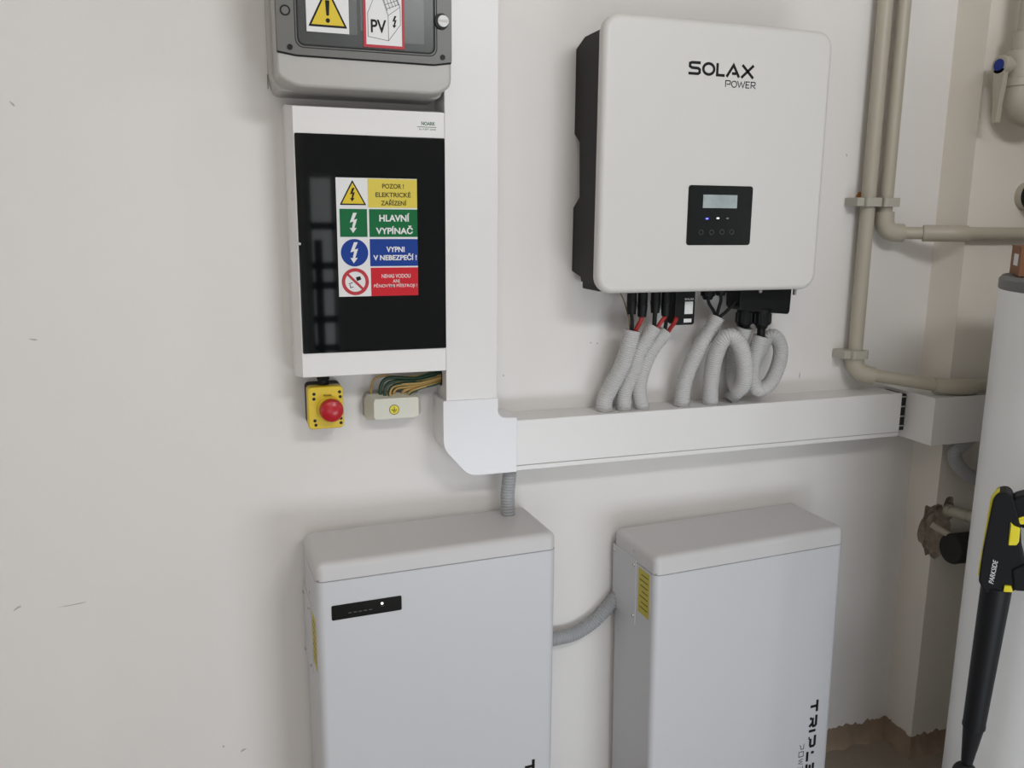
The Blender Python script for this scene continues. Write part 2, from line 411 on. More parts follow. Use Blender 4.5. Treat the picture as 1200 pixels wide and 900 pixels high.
# rough unpainted concrete at the foot of the walls, with the ragged paint edge: one strip that follows wall, recess corner and pillar
def ragged_strip(path, m, name):
    pts = []
    for (xa, ya, na), (xb, yb, nb) in zip(path, path[1:]):
        L_ = math.hypot(xb-xa, yb-ya); n = max(2, int(L_/0.005))
        for i in range(n):
            f = i/n; no = Vector((0, -1)) if abs(yb-ya) < 1e-6 else Vector((-1, 0))
            if i == 0: no = Vector(na)
            pts.append((xa+(xb-xa)*f, ya+(yb-ya)*f, no))
    pts.append((path[-1][0], path[-1][1], Vector((0, -1))))
    b = bmesh.new(); rows = []; tops = []
    for k, (x, y, no) in enumerate(pts):
        s_ = x*1.0 - y*1.0
        tops.append(0.050 + 0.010*noise.noise(Vector((s_*22, 1, 0))) + 0.010*noise.noise(Vector((s_*75, 5, 3))) + 0.007*noise.noise(Vector((s_*230, 9, 1))))
    for k in range(7):
        f = k/6
        rows.append([b.verts.new((x+no.x*q, y+no.y*q, tp*f)) for (x, y, no), tp in zip(pts, tops) for q in (0.003+(1-f)**1.3*0.020*(1+0.6*noise.noise(Vector((x*25-y*25, f*3, 1)))),)])
    rows.append([b.verts.new((x, y, tp)) for (x, y, no), tp in zip(pts, tops)])
    for a, c in zip(rows, rows[1:]):
        for i in range(len(pts)-1): b.faces.new((a[i], a[i+1], c[i+1], c[i]))
    return struct(name, b, m)
ragged_strip([(-2.48, 0.0, (0, -1)), (1.655, 0.0, (-1, -1)), (1.655, -0.094, (-1, -1)), (3.4, -0.094, (0, -1))], M['concrete'], 'baseboard_back')
# small marks on the paint
for k, (x, z, wd, hh, an) in enumerate([(*(-0.326, 0.0, 1.572)[::2], 0.012, 0.003, -0.9), (*(-0.33, 0.0, 1.174)[::2], 0.012, 0.003, -0.2), (*(-0.06, 0.0, 0.317)[::2], 0.004, 0.004, 0), (*(-0.022, 0.0, 0.301)[::2], 0.012, 0.003, 0.5),
        (*(-0.403, 0.0, 0.674)[::2], 0.016, 0.004, 0.5), (*(-0.307, 0.0, 0.668)[::2], 0.05, 0.002, 0.1), (*(0.741, 0.0, 1.126)[::2], 0.004, 0.004, 0), (*(0.757, 0.0, 1.125)[::2], 0.004, 0.003, 0), (*(1.29, 0.0, 1.026)[::2], 0.003, 0.012, 0), (*(1.374, 0.0, 1.54)[::2], 0.005, 0.005, 0), (*(0.542, 0.0, 1.064)[::2], 0.005, 0.004, 0)]):
    b = bmesh.new(); ps = []
    for i in range(10):
        a = 2*math.pi*i/10; r = 1+0.5*random.uniform(-1, 1); px, pz = math.cos(a)*wd/2*r, math.sin(a)*hh/2*r
        ps.append((x+px*math.cos(an)-pz*math.sin(an), z+px*math.sin(an)+pz*math.cos(an)))
    mk('scuff_mark', prism(ps, 0.0, -0.0004), M['scuff'], wall)
b = bmesh.new(); bmesh.ops.create_icosphere(b, subdivisions=3, radius=1); fx, fy, fz = (1.425, 0.0, 1.446)
for v in b.verts:
    d = 1+0.4*noise.noise(v.co*3); v.co = Vector((fx+v.co.x*0.016*d, v.co.y*0.009*d, fz+v.co.z*0.012*d))
mk('foam_plug', b, M['foam'], wall, label='orange foam blob')

# ------------------------------------------------------------------ trunking
t = empty('cable_trunking', (0.45, 0, 0.88), 'white plastic cable trunking running down then right along the wall below the inverter', 'trunking')
Z0, Z1 = 0.879, 0.986
mk('vertical_channel', bx(0.398, 0.500, 0.0, -0.080, 1.02, HC-0.005, 0.001, 1), M['pvc'], t)
mk('vertical_cover', prism(rr(0.3965, 0.5015, 1.03, HC-0.006, 0.002, 2), -0.080, -0.085, 0.002, 2), M['pvc'], t)
mk('horizontal_channel', bx(0.50, 1.524, 0.0, -0.080, Z0+0.002, Z1-0.002, 0.001, 1), M['pvc'], t)
mk('horizontal_cover', prism(rr(0.541, 1.5235, Z0+0.011, Z1, 0.002, 2), -0.079, -0.085, 0.002, 2), M['pvc'], t)
mk('lower_lip', prism(rr(0.541, 1.5235, Z0, Z0+0.010, 0.001, 2), -0.078, -0.0845, 0.001, 1), M['pvc'], t)
# corner piece: an L with a big chamfer outside and a rounded inside corner
cp = round_poly([(0.389, 1.036), (0.389, 0.9385), (0.4415, 0.878), (0.544, 0.8775), (0.544, 0.993), (0.503, 0.995), (0.503, 1.036)], [0.003, 0.018, 0.018, 0.003, 0.003, 0.018, 0.003], 6)
mk('corner_fitting', prism(cp, 0.0, -0.088, 0.0015, 2), M['pvc_corner'], t)
mk('channel_end_shade', bx(1.520, 1.5465, -0.01, -0.074, Z0+0.012, Z1-0.006), M['rubber'], t, label='black block painted as shade in the open channel end')  # solid black block paints the shade inside the channel
for k in range(4): mk('channel_rib', bx(1.524, 1.546, -0.070, -0.078, Z0+0.022+k*0.024, Z0+0.0245+k*0.024), M['clip'], t)
# step round the pillar
mk('step_fitting', prism([(1.547, 0.0), (1.547, -0.162), (1.70, -0.162), (1.70, -0.096), (1.653, -0.096), (1.653, 0.0)], 0.873, 0.987, axis='z'), M['pvc'], t)
mk('pillar_channel', bx(1.70, 3.40, -0.0955, -0.160, 0.874, 0.986, 0.001, 1), M['pvc'], t)

# ------------------------------------------------------------------ grey combiner box (top left)
t = empty('combiner_box', (0.25, 0, 1.60), 'light grey enclosure with dark window lid and warning stickers, cut by the top edge', 'electrical box')
zt = 1.86
o_ = round_poly([(0.0885, zt), (0.0885, 1.625), (0.099, 1.604), (0.388, 1.604), (0.3960, 1.625), (0.3960, zt)], 0.012, 4)
mk('back_shell', prism([(x, z) for x, z in o_], 0.0, -0.085, 0.003, 2), M['greybox'], t)
o2 = round_poly([(0.0955, zt-0.004), (0.0955, 1.620), (0.125, 1.6045), (0.368, 1.6040), (0.3945, 1.618), (0.3945, zt-0.004)], [0.01, 0.012, 0.02, 0.02, 0.012, 0.01], 4)
mk('front_shell', prism(o2, -0.083, -0.148, 0.006, 4, taper=1.012), M['greybox'], t)
mk('side_clip', prism(rr(-0.03, -0.018, 1.615, 1.64, 0.002), 0.0875, 0.0865, axis='x'), M['greylid'], t)
lid = round_poly([(0.0975, zt-0.012), (0.0975, 1.659), (0.128, 1.6545), (0.362, 1.6535), (0.3935, 1.6585), (0.3935, zt-0.012)], [0.004, 0.002, 0.004, 0.004, 0.002, 0.004], 3)
mk('lid_gasket', prism([(0.245+(x-0.245)*1.003, z-0.0022) for x, z in lid], -0.146, -0.1495), M['rubber'], t)
wo = rr(0.130, 0.364, 1.669, zt-0.03, 0.012, 6)
lidm = bmesh.new()
def outline_ring(b, outer, inner, y0, y1):
    """fill between an outer outline and an inner loop"""
    es = []
    for ps in (outer, inner):
        vs = [b.verts.new((p[0], y1, p[1])) for p in ps]; es += [b.edges.new((vs[i], vs[(i+1) % len(vs)])) for i in range(len(vs))]
    bmesh.ops.triangle_fill(b, use_beauty=True, use_dissolve=False, edges=es)
    g = bmesh.ops.extrude_face_region(b, geom=b.faces[:])
    for q in g['geom']:
        if isinstance(q, bmesh.types.BMVert): q.co.y += (y0-y1)
    return b
lido = mk('lid', outline_ring(lidm, lid, wo, -0.147, -0.154), M['greylid'], t, smooth=False, label='translucent dark grey lid frame')
mk('window_gasket', ring_prism(rr(0.130, 0.364, 1.669, zt-0.03, 0.012, 6), rr(0.1325, 0.3615, 1.6715, zt-0.0325, 0.010, 6), -0.149, -0.1548), M['rubber'], lido)
mk('window_gasket', ring_prism(rr(0.1265, 0.3675, 1.6655, zt-0.027, 0.014, 6), rr(0.1280, 0.3660, 1.6670, zt-0.0285, 0.013, 6), -0.152, -0.1544), M['rubber'], lido)
mk('window_pane', prism(rr(0.1325, 0.3615, 1.6715, zt-0.0325, 0.010, 6), -0.1515, -0.1535), M['smoke'], lido, label='smoky clear window')
mk('inner_plate', bx(0.131, 0.363, -0.1490, -0.1495, 1.670, zt-0.031), M['greyinner'], t)
for k, (a, c, d, e2) in enumerate([(0.150, 0.200, 1.70, 1.78), (0.205, 0.23, 1.692, 1.79), (0.236, 0.30, 1.70, 1.78), (0.305, 0.345, 1.685, 1.79)]):
    mk('circuit_breaker', bx(a, c, -0.1493, -0.1512, d, e2, 0.0005, 1), M['module'], t)
for (u_, v_) in ((0.118, 1.6655), (0.377, 1.6655)):
    mk('lid_screw', disc(u_, v_, 0.0045, -0.153, -0.1556, 16), M['black'], t)
mk('lid_screw', ring_prism(circ(0.1125, 1.722, 0.0085), circ(0.1125, 1.722, 0.006), -0.153, -0.1548), M['black'], t)
mk('lid_screw', disc(0.1125, 1.722, 0.006, -0.153, -0.1544, 20), M['greylid'], t)
kx, ky, kz = (0.377, -0.156, 1.724)
k_ = mk('lid_knob', disc(kx-0.002, kz, 0.013, -0.153, -0.158, 24, bev=0.001), M['black'], t, label='round screw-lock knob')
mk('knob_face', disc(kx, kz, 0.0100, -0.157, -0.162, 24, bev=0.001), M['knob'], k_)
mk('knob_slot', bx(kx-0.008, kx+0.008, -0.1618, -0.1626, kz-0.0016, kz+0.0016), M['greybox'], k_)
# warning triangle sticker
ys = -0.1538
x0, x1, z0, z1 = (0.146, -0.154, 1.714)[0], (0.216, -0.154, 1.719)[0], (0.18, -0.154, 1.692)[2], (0.18, -0.154, 1.692)[2]+0.083
s_ = mk('warning_sticker', bx(x0, x1, ys, ys-0.0006, z0, z1), M['white'], t, label='white sticker with yellow exclamation triangle')
tx0, tx1, tz0 = x0+0.003, x1-0.003, z0+0.0085; tcx = (tx0+tx1)/2; tH = 0.064
tri = [(tx0, tz0), (tx1, tz0), (tcx, tz0+tH)]
mk('triangle_border', prism(round_poly(tri, 0.002, 3), ys-0.0006, ys-0.0010), M['ink'], s_)
tc_ = (tcx, tz0+tH/3)
mk('triangle', prism([(tc_[0]+(p[0]-tc_[0])*0.84, tc_[1]+(p[1]-tc_[1])*0.84) for p in tri], ys-0.0010, ys-0.0014), M['yellow'], s_)
mk('exclamation_mark', disc(tcx, tz0+0.0105, 0.0036, ys-0.0014, ys-0.0018, 16, bm=prism(round_poly([(tcx-0.0022, tz0+0.018), (tcx+0.0022, tz0+0.018), (tcx+0.0036, tz0+0.042), (tcx-0.0036, tz0+0.042)], 0.0015, 3), ys-0.0014, ys-0.0018)), M['ink'], s_)
# PV sticker
x0, x1, z0 = (0.24, -0.154, 1.708)[0], (0.31, -0.154, 1.713)[0], (0.273, -0.154, 1.674)[2]; z1 = z0+0.105
s_ = mk('pv_sticker', bx(x0, x1, ys, ys-0.0006, z0, z1), M['redborder'], t, label='white sticker with red border, PV lettering and house drawing')
mk('sticker_face', bx(x0+0.0045, x1-0.0045, ys-0.0006, ys-0.0009, z0+0.0045, z1-0.0045), M['white'], s_)
def fpv(a, c): return (x0+0.0045+a*(x1-x0-0.009), z0+0.0045+c*(z1-z0-0.009))
hs = [[(0.05,0.13),(0.05,0.52),(0.36,0.96),(0.62,0.50),(0.62,0.08),(0.05,0.13)], [(0.62,0.08),(0.96,0.36),(0.96,0.66),(0.62,0.50)], [(0.36,0.96),(0.72,1.0),(0.96,0.66)],
      [(0.42,0.90),(0.75,0.94)], [(0.50,0.76),(0.83,0.82)], [(0.58,0.61),(0.92,0.70)], [(0.42,0.90),(0.60,0.58)], [(0.58,0.93),(0.76,0.64)], [(0.74,0.95),(0.92,0.68)], [(0.50,0.91),(0.68,0.61)], [(0.66,0.94),(0.84,0.66)], [(0.46,0.83),(0.79,0.88)], [(0.54,0.68),(0.87,0.76)]]
mk('house_drawing', strokes(hs, 0.0007, ys-0.0009, 0.0003, frame=fpv), M['ink'], s_)
a0 = fpv(0.13, 0.20); a1 = fpv(0.56, 0.42)
mk('lettering', text_bm('PV', a0[0], a1[0], a0[1], a1[1], ys-0.0009, bold=0.02), M['ink'], s_)
a0 = fpv(0.80, 0.40); mk('lightning_mark', bolt_shape(a0[0], a0[1], 0.020, ys-0.0009), M['ink'], s_)

# ------------------------------------------------------------------ white distribution box
t = empty('distribution_box', (0.25, 0, 1.095), 'white distribution board with black glossy door and multicolour safety sticker', 'electrical box')
mk('back_box', prism([(0.112, 1.587), (0.112, 1.094), (0.3945, 1.094), (0.3945, 1.587)], 0.0, -0.045), M['boxwhite'], t)
fb = bmesh.new()
rb = [(0.112, 1.588), (0.112, 1.0935), (0.3945, 1.0935), (0.3945, 1.588)]; rf_ = [(0.1215, 1.580), (0.1215, 1.0990), (0.3935, 1.0990), (0.3935, 1.580)]
va = [fb.verts.new((x, -0.045, z)) for x, z in rb]; vb = [fb.verts.new((x, -0.098, z)) for x, z in rf_]
fb.faces.new(va); fb.faces.new(vb)
for i in range(4): fb.faces.new((va[i], va[(i+1) % 4], vb[(i+1) % 4], vb[i]))
bmesh.ops.bevel(fb, geom=fb.edges[:], offset=0.002, segments=2, affect='EDGES', profile=0.5)
mk('front_frame', fb, M['boxwhite'], t)
dr = mk('door', prism(round_poly([(0.1235, 1.5345), (0.1235, 1.1435), (0.3935, 1.1435), (0.3935, 1.5345)], 0.003, 3), -0.094, -0.1005, 0.0015, 2), M['glass_dark'], t, label='glossy black smoked door')
mk('door_latch', disc(*(0.125, -0.101, 1.343)[::2], 0.0025, -0.1005, -0.1025, 12), M['steel'], dr)
lx0, _, lz1 = (0.35, -0.099, 1.563); lx1, _, lz0 = (0.376, -0.099, 1.555)
mk('maker_lettering', text_bm('NOARK', lx0, lx1, lz1-0.007, lz1-0.0005, -0.0978, bold=0.03), M['greenink'], t)
mk('maker_underline', bx(lx0-0.008, lx1+0.002, -0.0978, -0.0983, lz1-0.0105, lz1-0.0095), M['greenink'], t)
mk('maker_small_lettering', text_bm('Ex 9 EPT 24/2S', lx0-0.004, lx1+0.001, lz1-0.0155, lz1-0.0125, -0.0978, bold=0.01), M['greenink'], t)
SX0, SX1, SZ0, SZ1 = 0.1920, 0.3395, 1.2470, 1.4600
SW, SH = SX1-SX0, SZ1-SZ0; yf = -0.1005
st = mk('safety_sticker', bx(SX0, SX1, yf, yf-0.0006, SZ0, SZ1), M['white'], dr, label='white safety sticker with four coloured rows')
def F(a, c): return (SX0+a*SW, SZ1-c*SH)
y2 = yf-0.0006; y3 = y2-0.0004
def cell(a0, a1, c0, c1, m, nm): 
    p, q = F(a0, c1), F(a1, c0)
    return bx(p[0], q[0], y2, y3, p[1], q[1])
def line(s, a0, a1, c0, c1, m, bold=0.02):
    p, q = F(a0, c1), F(a1, c0)
    return text_bm(s, p[0], q[0], p[1], q[1], y3, bold)
# the sticker is one part; its rows sit at depth 2 below the door, so the sticker moves up to be the part that carries them
st.parent = t
rows = [('yellow_row', 0.385, 1.0, 0.005, 0.245, 'yellow2'), ('green_row', 0.395, 1.0, 0.258, 0.492, 'green'), ('blue_row', 0.395, 1.0, 0.510, 0.742, 'blue'), ('red_row', 0.40, 1.0, 0.755, 1.0, 'red')]
for nm, a0, a1, c0, c1, mm in rows: mk(nm, cell(a0, a1, c0, c1, mm, nm), M[mm], st)
mk('lettering', line('POZOR !', 0.565, 0.835, 0.045, 0.085, 0), M['olive'], st)
mk('lettering', line('ELEKTRICKÉ', 0.48, 0.92, 0.107, 0.157, 0), M['olive'], st)
mk('lettering', line('ZAŘÍZENÍ', 0.545, 0.865, 0.173, 0.225, 0), M['olive'], st)
mk('lettering', line('HLAVNÍ', 0.52, 0.90, 0.290, 0.362, 0, 0.03), M['white'], st)
mk('lettering', line('VYPÍNAČ', 0.475, 0.94, 0.395, 0.468, 0, 0.03), M['white'], st)
mk('lettering', line('VYPNI', 0.60, 0.83, 0.575, 0.622, 0, 0.03), M['white'], st)
mk('lettering', line('V NEBEZPEČÍ !', 0.435, 0.985, 0.632, 0.692, 0, 0.03), M['white'], st)
mk('lettering', line('NEHAS VODOU', 0.535, 0.90, 0.811, 0.845, 0, 0.004), M['white'], st)
mk('lettering', line('ANI', 0.675, 0.76, 0.857, 0.886, 0, 0.004), M['white'], st)
mk('lettering', line('PĚNOVÝMI PŘÍSTROJI !', 0.435, 0.985, 0.890, 0.934, 0, 0.004), M['white'], st)
tri = [F(0.04, 0.226), F(0.365, 0.226), F(0.20, 0.018)]; cc = (sum(p[0] for p in tri)/3, sum(p[1] for p in tri)/3)
mk('triangle_border', prism(round_poly(tri, 0.002, 3), y2, y3), M['ink'], st)
mk('triangle', prism([(cc[0]+(p[0]-cc[0])*0.83, cc[1]+(p[1]-cc[1])*0.83) for p in tri], y3, y3-0.0003), M['yellow'], st)
mk('lightning_mark', bolt_shape(*F(0.20, 0.140), 0.024, y3-0.0003), M['ink'], st)
mk('green_square', cell(0.035, 0.37, 0.258, 0.492, 0, 0), M['green'], st)
mk('lightning_mark', bolt_shape(*F(0.205, 0.375), 0.036, y3), M['white'], st)
mk('blue_disc', disc(*F(0.205, 0.626), 0.0248, y2, y3, 40), M['blue'], st)
mk('lightning_mark', bolt_shape(*F(0.205, 0.626), 0.038, y3), M['white'], st)
c_ = F(0.205, 0.873)
mk('prohibition_ring', ring_prism(circ(*c_, 0.0248, 40), circ(*c_, 0.0185, 40), y2, y3), M['redborder'], st)
mk('prohibition_bar', strokes([[(c_[0]-0.0145, c_[1]+0.0145), (c_[0]+0.0145, c_[1]-0.0145)]], 0.0045, y3, 0.0003), M['redborder'], st)
mk('hydrant_mark', prism([(c_[0]+0.001, c_[1]+0.008), (c_[0]+0.009, c_[1]+0.010), (c_[0]+0.011, c_[1]+0.004), (c_[0]+0.003, c_[1]+0.001)], y2, y3), M['ink'], st)
mk('hydrant_mark', strokes([[(c_[0]-0.012, c_[1]-0.004), (c_[0]-0.005, c_[1]-0.0015)], [(c_[0]-0.010, c_[1]-0.005), (c_[0]-0.009, c_[1]-0.011)], [(c_[0]-0.010, c_[1]-0.011), (c_[0]-0.004, c_[1]-0.0095)]], 0.0013, y2, 0.0004), M['ink'], st)

# ------------------------------------------------------------------ emergency stop
t = empty('emergency_stop', (0.165, 0, 0.99), 'yellow emergency stop box with round red push button under the distribution board', 'switch')
mk('back_box', prism(rr(0.1315, 0.1985, 0.991, 1.073, 0.008), 0.0, -0.036, 0.001, 1), M['blackm'], t)
cov = mk('cover', prism(rr(0.1315, 0.1985, 0.991, 1.073, 0.008), -0.036, -0.064, 0.003, 3), M['estop_y'], t)
mk('button_collar', disc(0.1715, 1.029, 0.0245, -0.064, -0.070, 32, bev=0.002), M['estop_y'], t)
mk('push_button', lathe_y(0.1735, 1.030, [(0.015, -0.068), (0.0215, -0.072), (0.0225, -0.078), (0.0220, -0.084), (0.0195, -0.089), (0.013, -0.0925), (0.006, -0.0938), (0, -0.0942)]), M['estop_r'], t, label='red mushroom button')
for (u_, v_) in ((0.1435, 1.060), (0.1430, 1.0505), (0.1915, 1.062), (0.1925, 1.0525), (0.1435, 1.008), (0.1450, 0.9995), (0.1925, 1.010), (0.1925, 1.001)):
    mk('screw_hole', disc(u_, v_, 0.0031, -0.0638, -0.0644, 14), M['rubber'], cov)
mk('lettering', text_bm('NOARK', 0.1610, 0.1765, 1.0545, 1.0585, -0.064, 0.02), M['olive'], cov)
gl = mk('cable_gland', cyl((0.164, -0.038, 1.070), (0.164, -0.038, 1.083), 0.0105, n=20, bev=0.001), M['black'], t)
mk('gland_nut', cyl((0.164, -0.038, 1.083), (0.164, -0.038, 1.0945), 0.0130, n=6, bev=0.001), M['black'], gl)

# ------------------------------------------------------------------ earthing terminal
t = empty('earth_terminal', (0.30, 0, 0.993), 'small milky plastic earthing terminal box with green and yellow wires', 'terminal box')
op = [(0.244, 1.036), (0.244, 1.000), (0.249, 0.993), (0.345, 0.993), (0.358, 1.002), (0.358, 1.040), (0.352, 1.046), (0.249, 1.046)]
mk('terminal_base', prism(op, 0.0, -0.026), M['terminal_d'], t)
fb = bmesh.new(); inn = [(0.259, 1.033), (0.259, 1.003), (0.262, 0.999), (0.342, 0.999), (0.348, 1.004), (0.348, 1.036), (0.345, 1.040), (0.262, 1.040)]
va = [fb.verts.new((x, -0.026, z)) for x, z in op]; vb = [fb.verts.new((x, -0.050, z)) for x, z in inn]; fb.faces.new(va); fb.faces.new(vb)
for i in range(8): fb.faces.new((va[i], va[(i+1) % 8], vb[(i+1) % 8], vb[i]))
mk('terminal_cover', fb, M['terminal'], t)
ex, ey, ez = (0.299, -0.05, 1.017)
s_ = mk('earth_symbol', disc(ex, ez, 0.0100, -0.050, -0.0506, 28), M['olive'], t, label='round yellow earth symbol')
mk('symbol_face', disc(ex, ez, 0.0088, -0.0506, -0.0509, 28), M['guny'], s_)
mk('symbol_lines', strokes([[(ex, ez+0.006), (ex, ez)], [(ex-0.006, ez), (ex+0.006, ez)], [(ex-0.004, ez-0.0025), (ex+0.004, ez-0.0025)], [(ex-0.002, ez-0.005), (ex+0.002, ez-0.005)]], 0.0011, -0.0509, 0.0003), M['ink'], s_)
wires = [
 (0.259, [(0.259,-0.020,1.040),(0.259,-0.022,1.060),(0.266,-0.024,1.075),(0.282,-0.026,1.082),(0.305,-0.028,1.079),(0.345,-0.03,1.078),(0.380,-0.03,1.086),(0.400,-0.03,1.087)], 0.0022),
 (0.276, [(0.276,-0.028,1.040),(0.276,-0.029,1.058),(0.283,-0.03,1.073),(0.300,-0.031,1.078),(0.345,-0.032,1.0745),(0.375,-0.032,1.079),(0.400,-0.032,1.084)], 0.0036),
 (0.284, [(0.284,-0.034,1.040),(0.284,-0.034,1.056),(0.292,-0.035,1.068),(0.310,-0.036,1.0715),(0.345,-0.036,1.070),(0.378,-0.036,1.075),(0.400,-0.036,1.080)], 0.0036),
 (0.293, [(0.293,-0.038,1.040),(0.293,-0.038,1.052),(0.300,-0.039,1.062),(0.318,-0.040,1.0655),(0.348,-0.040,1.066),(0.378,-0.040,1.070),(0.400,-0.040,1.076)], 0.0036),
 (0.302, [(0.302,-0.030,1.040),(0.302,-0.032,1.050),(0.310,-0.034,1.0575),(0.325,-0.036,1.0590),(0.350,-0.036,1.061),(0.378,-0.036,1.066),(0.400,-0.036,1.072)], 0.0034),
 (0.320, [(0.320,-0.030,1.040),(0.321,-0.032,1.048),(0.328,-0.034,1.0530),(0.350,-0.034,1.0565),(0.378,-0.034,1.063),(0.400,-0.034,1.068)], 0.0034),
 (0.331, [(0.331,-0.036,1.040),(0.333,-0.038,1.047),(0.341,-0.040,1.052),(0.360,-0.040,1.057),(0.380,-0.040,1.061),(0.400,-0.038,1.065)], 0.0034)]
for k, (_, pts, r) in enumerate(wires):
    ph = k*1.7
    mk('earth_wire', tube(pts, r, 0.003, 12, matf=lambda i, j, ph=ph: 1 if ((j + int(ph) + i//14) % 12) < (5 if k else 9) else 0), None, t, mats=[M['wire_g'], M['wire_y']])
mk('wire_outlet', prism(rr(-0.046, -0.024, 1.058, 1.090, 0.008), 0.3988, 0.3968, axis='x'), M['rubber'], t)

# ------------------------------------------------------------------ inverter
t = empty('solar_inverter', (0.93, 0, 1.247), 'large white wall inverter with black heat sink sides and small dark display', 'inverter')
pf = [(-0.002, 1.726), (-0.002, 1.562), (-0.030, 1.543), (-0.036, 1.434), (-0.004, 1.413), (-0.004, 1.283), (-0.050, 1.273), (-0.054, 1.264), (-0.130, 1.262), (-0.130, 1.742), (-0.045, 1.742), (-0.012, 1.730)]
mk('heat_sink', prism(pf, 0.692, 1.178, axis='x'), M['heat'], t)
mk('wall_bracket', bx(0.74, 1.13, 0.0, -0.0035, 1.42, 1.72), M['heat'], t)
mk('front_cover', prism(rr(0.683, 1.193, 1.2465, 1.7665, 0.034, 8), -0.135, -0.157, 0.012, 5), M['shell'], t, label='white rounded front cover', ang=40)
mk('cover_gasket', prism(rr(0.690, 1.184, 1.2525, 1.7605, 0.030, 8), -0.128, -0.136), M['rubber'], t)
mk('bottom_plate', bx(0.705, 1.160, -0.030, -0.112, 1.2475, 1.264, 0.002, 1), M['heat'], t)
yy = -0.157
dp = mk('display_panel', prism(rr(0.8735, 1.0215, 1.3405, 1.4580, 0.006), yy, yy-0.0012, 0.0004, 1), M['display'], t, label='glossy black display panel')
def DQ(p): return p[0], p[2]
mk('lcd_screen', bx(0.9070, 0.9855, yy-0.0012, yy-0.0016, 1.4140, 1.4400), M['lcd'], dp)
for q, mm in (((0.918, -0.158, 1.393), 'led_blue'), ((0.943, -0.158, 1.394), 'led_white'), ((0.965, -0.158, 1.394), 'led_off')):
    mk('indicator_light', bx(q[0]-0.0028, q[0]+0.0028, yy-0.0012, yy-0.0018, q[2]-0.0014, q[2]+0.0014), M[mm], dp)
for q in ((0.906, -0.158, 1.366), (0.93, -0.158, 1.366), (0.954, -0.158, 1.367), (0.977, -0.158, 1.367)):
    mk('touch_button', ring_prism(circ(q[0], q[2], 0.0052, 20), circ(q[0], q[2], 0.0042, 20), yy-0.0012, yy-0.0016), M['button'], dp)
# word mark, letters as strokes
def arc(cx, cz, rx, rz, a0, a1, n=10): return [(cx+rx*math.cos(math.radians(a0+(a1-a0)*i/n)), cz+rz*math.sin(math.radians(a0+(a1-a0)*i/n))) for i in range(n+1)]
LX0, LX1, LZ0, LZ1 = 0.8615, 1.0085, 1.6655, 1.6895
def LF(a, c): return (LX0+a*(LX1-LX0), LZ0+c*(LZ1-LZ0))
so = [[(0.175,0.92),(0.05,0.92),(0.018,0.85),(0.018,0.62),(0.05,0.52),(0.14,0.50),(0.165,0.40),(0.165,0.17),(0.14,0.08),(0.0,0.08)],
      arc(0.30, 0.5, 0.082, 0.42, 0, 360, 24)[:-1] + [arc(0.30, 0.5, 0.082, 0.42, 0, 360, 24)[0]],
      [(0.43,1.0),(0.43,0.08),(0.545,0.08)], [(0.575,0.0),(0.675,0.93),(0.765,0.0)], [(0.655,0.28),(0.72,0.28)], [(0.81,1.0),(0.985,0.0)], [(0.985,1.0),(0.80,0.0)]]
mk('logo_lettering', strokes(so, 0.0052, yy, 0.0004, frame=LF), M['ink'], t)
PX0, PX1, PZ0, PZ1 = 0.9440, 1.0130, 1.6465, 1.6590
def PF(a, c): return (PX0+a*(PX1-PX0), PZ0+c*(PZ1-PZ0))
po = [[(0.01,0),(0.01,0.95),(0.15,0.95),(0.17,0.75),(0.15,0.42),(0.05,0.42)], arc(0.29, 0.48, 0.085, 0.46, 0, 360, 18)[:-1]+[(0.29+0.085, 0.48)], [(0.40,1),(0.46,0.05),(0.52,0.85),(0.58,0.05),(0.64,1)],
      [(0.80,0.95),(0.68,0.95),(0.68,0.05),(0.80,0.05)], [(0.68,0.5),(0.78,0.5)], [(0.85,0),(0.85,0.95),(0.97,0.95),(0.99,0.75),(0.97,0.45),(0.88,0.45),(1.0,0.0)]]
mk('logo_lettering', strokes(po, 0.0018, yy, 0.0004, frame=PF), M['ink'], t)
# connectors under the inverter
def plug(px0, px1, pb, y, nm='solar_connector', r=0.0105, nut=True):
    cx = (px0+px1)/2
    a = mk(nm, cyl((cx, y, pb+0.022), (cx, y, 1.252), r, n=20), M['black'], t)
    mk('connector_nut', cyl((cx, y, pb), (cx, y, pb+0.026), r*0.88, r*1.08, n=14, bev=0.001), M['black'], a)
    return (cx, y, pb)
c1 = plug(0.7865, 0.8070, 1.196, -0.08); c2_ = plug(0.8110, 0.8320, 1.1895, -0.08)
c3 = plug(0.8420, 0.8620, 1.197, -0.08); c4 = plug(0.8665, 0.8880, 1.1895, -0.08)
ad = mk('dongle', prism(rr(0.8945, 0.9430, 1.1700, 1.2500, 0.006), -0.060, -0.088, 0.003, 2), M['black'], t, label='black plug-in communication dongle')
mk('dongle_label', bx(0.9175, 0.9370, -0.088, -0.0885, 1.1935, 1.2200), M['white'], ad)
mk('dongle_label', bx(0.9165, 0.9350, -0.088, -0.0885, 1.1755, 1.1835), M['white'], ad)
mk('dongle_lettering', text_bm('SOLAX', 0.9170, 0.9390, 1.2230, 1.2275, -0.088), M['white'], ad)
def gland(cx, y, zb, r):
    a = mk('cable_gland', cyl((cx, y, zb+0.008), (cx, y, 1.252), r, n=16, bev=0.001), M['black'], t)
    mk('gland_nut', cyl((cx, y, zb), (cx, y, zb+0.009), r*0.62, r*0.86, n=16), M['black'], a)
gland(0.9800, -0.075, 1.222, 0.0155); gland(1.0110, -0.075, 1.230, 0.0145)
cb_ = mk('terminal_cover', prism(round_poly([(1.046, 1.252), (1.046, 1.207), (1.052, 1.199), (1.070, 1.196), (1.172, 1.187), (1.176, 1.192), (1.178, 1.252)], 0.003, 3), -0.045, -0.098, 0.003, 2), M['black'], t, label='black terminal cover box')
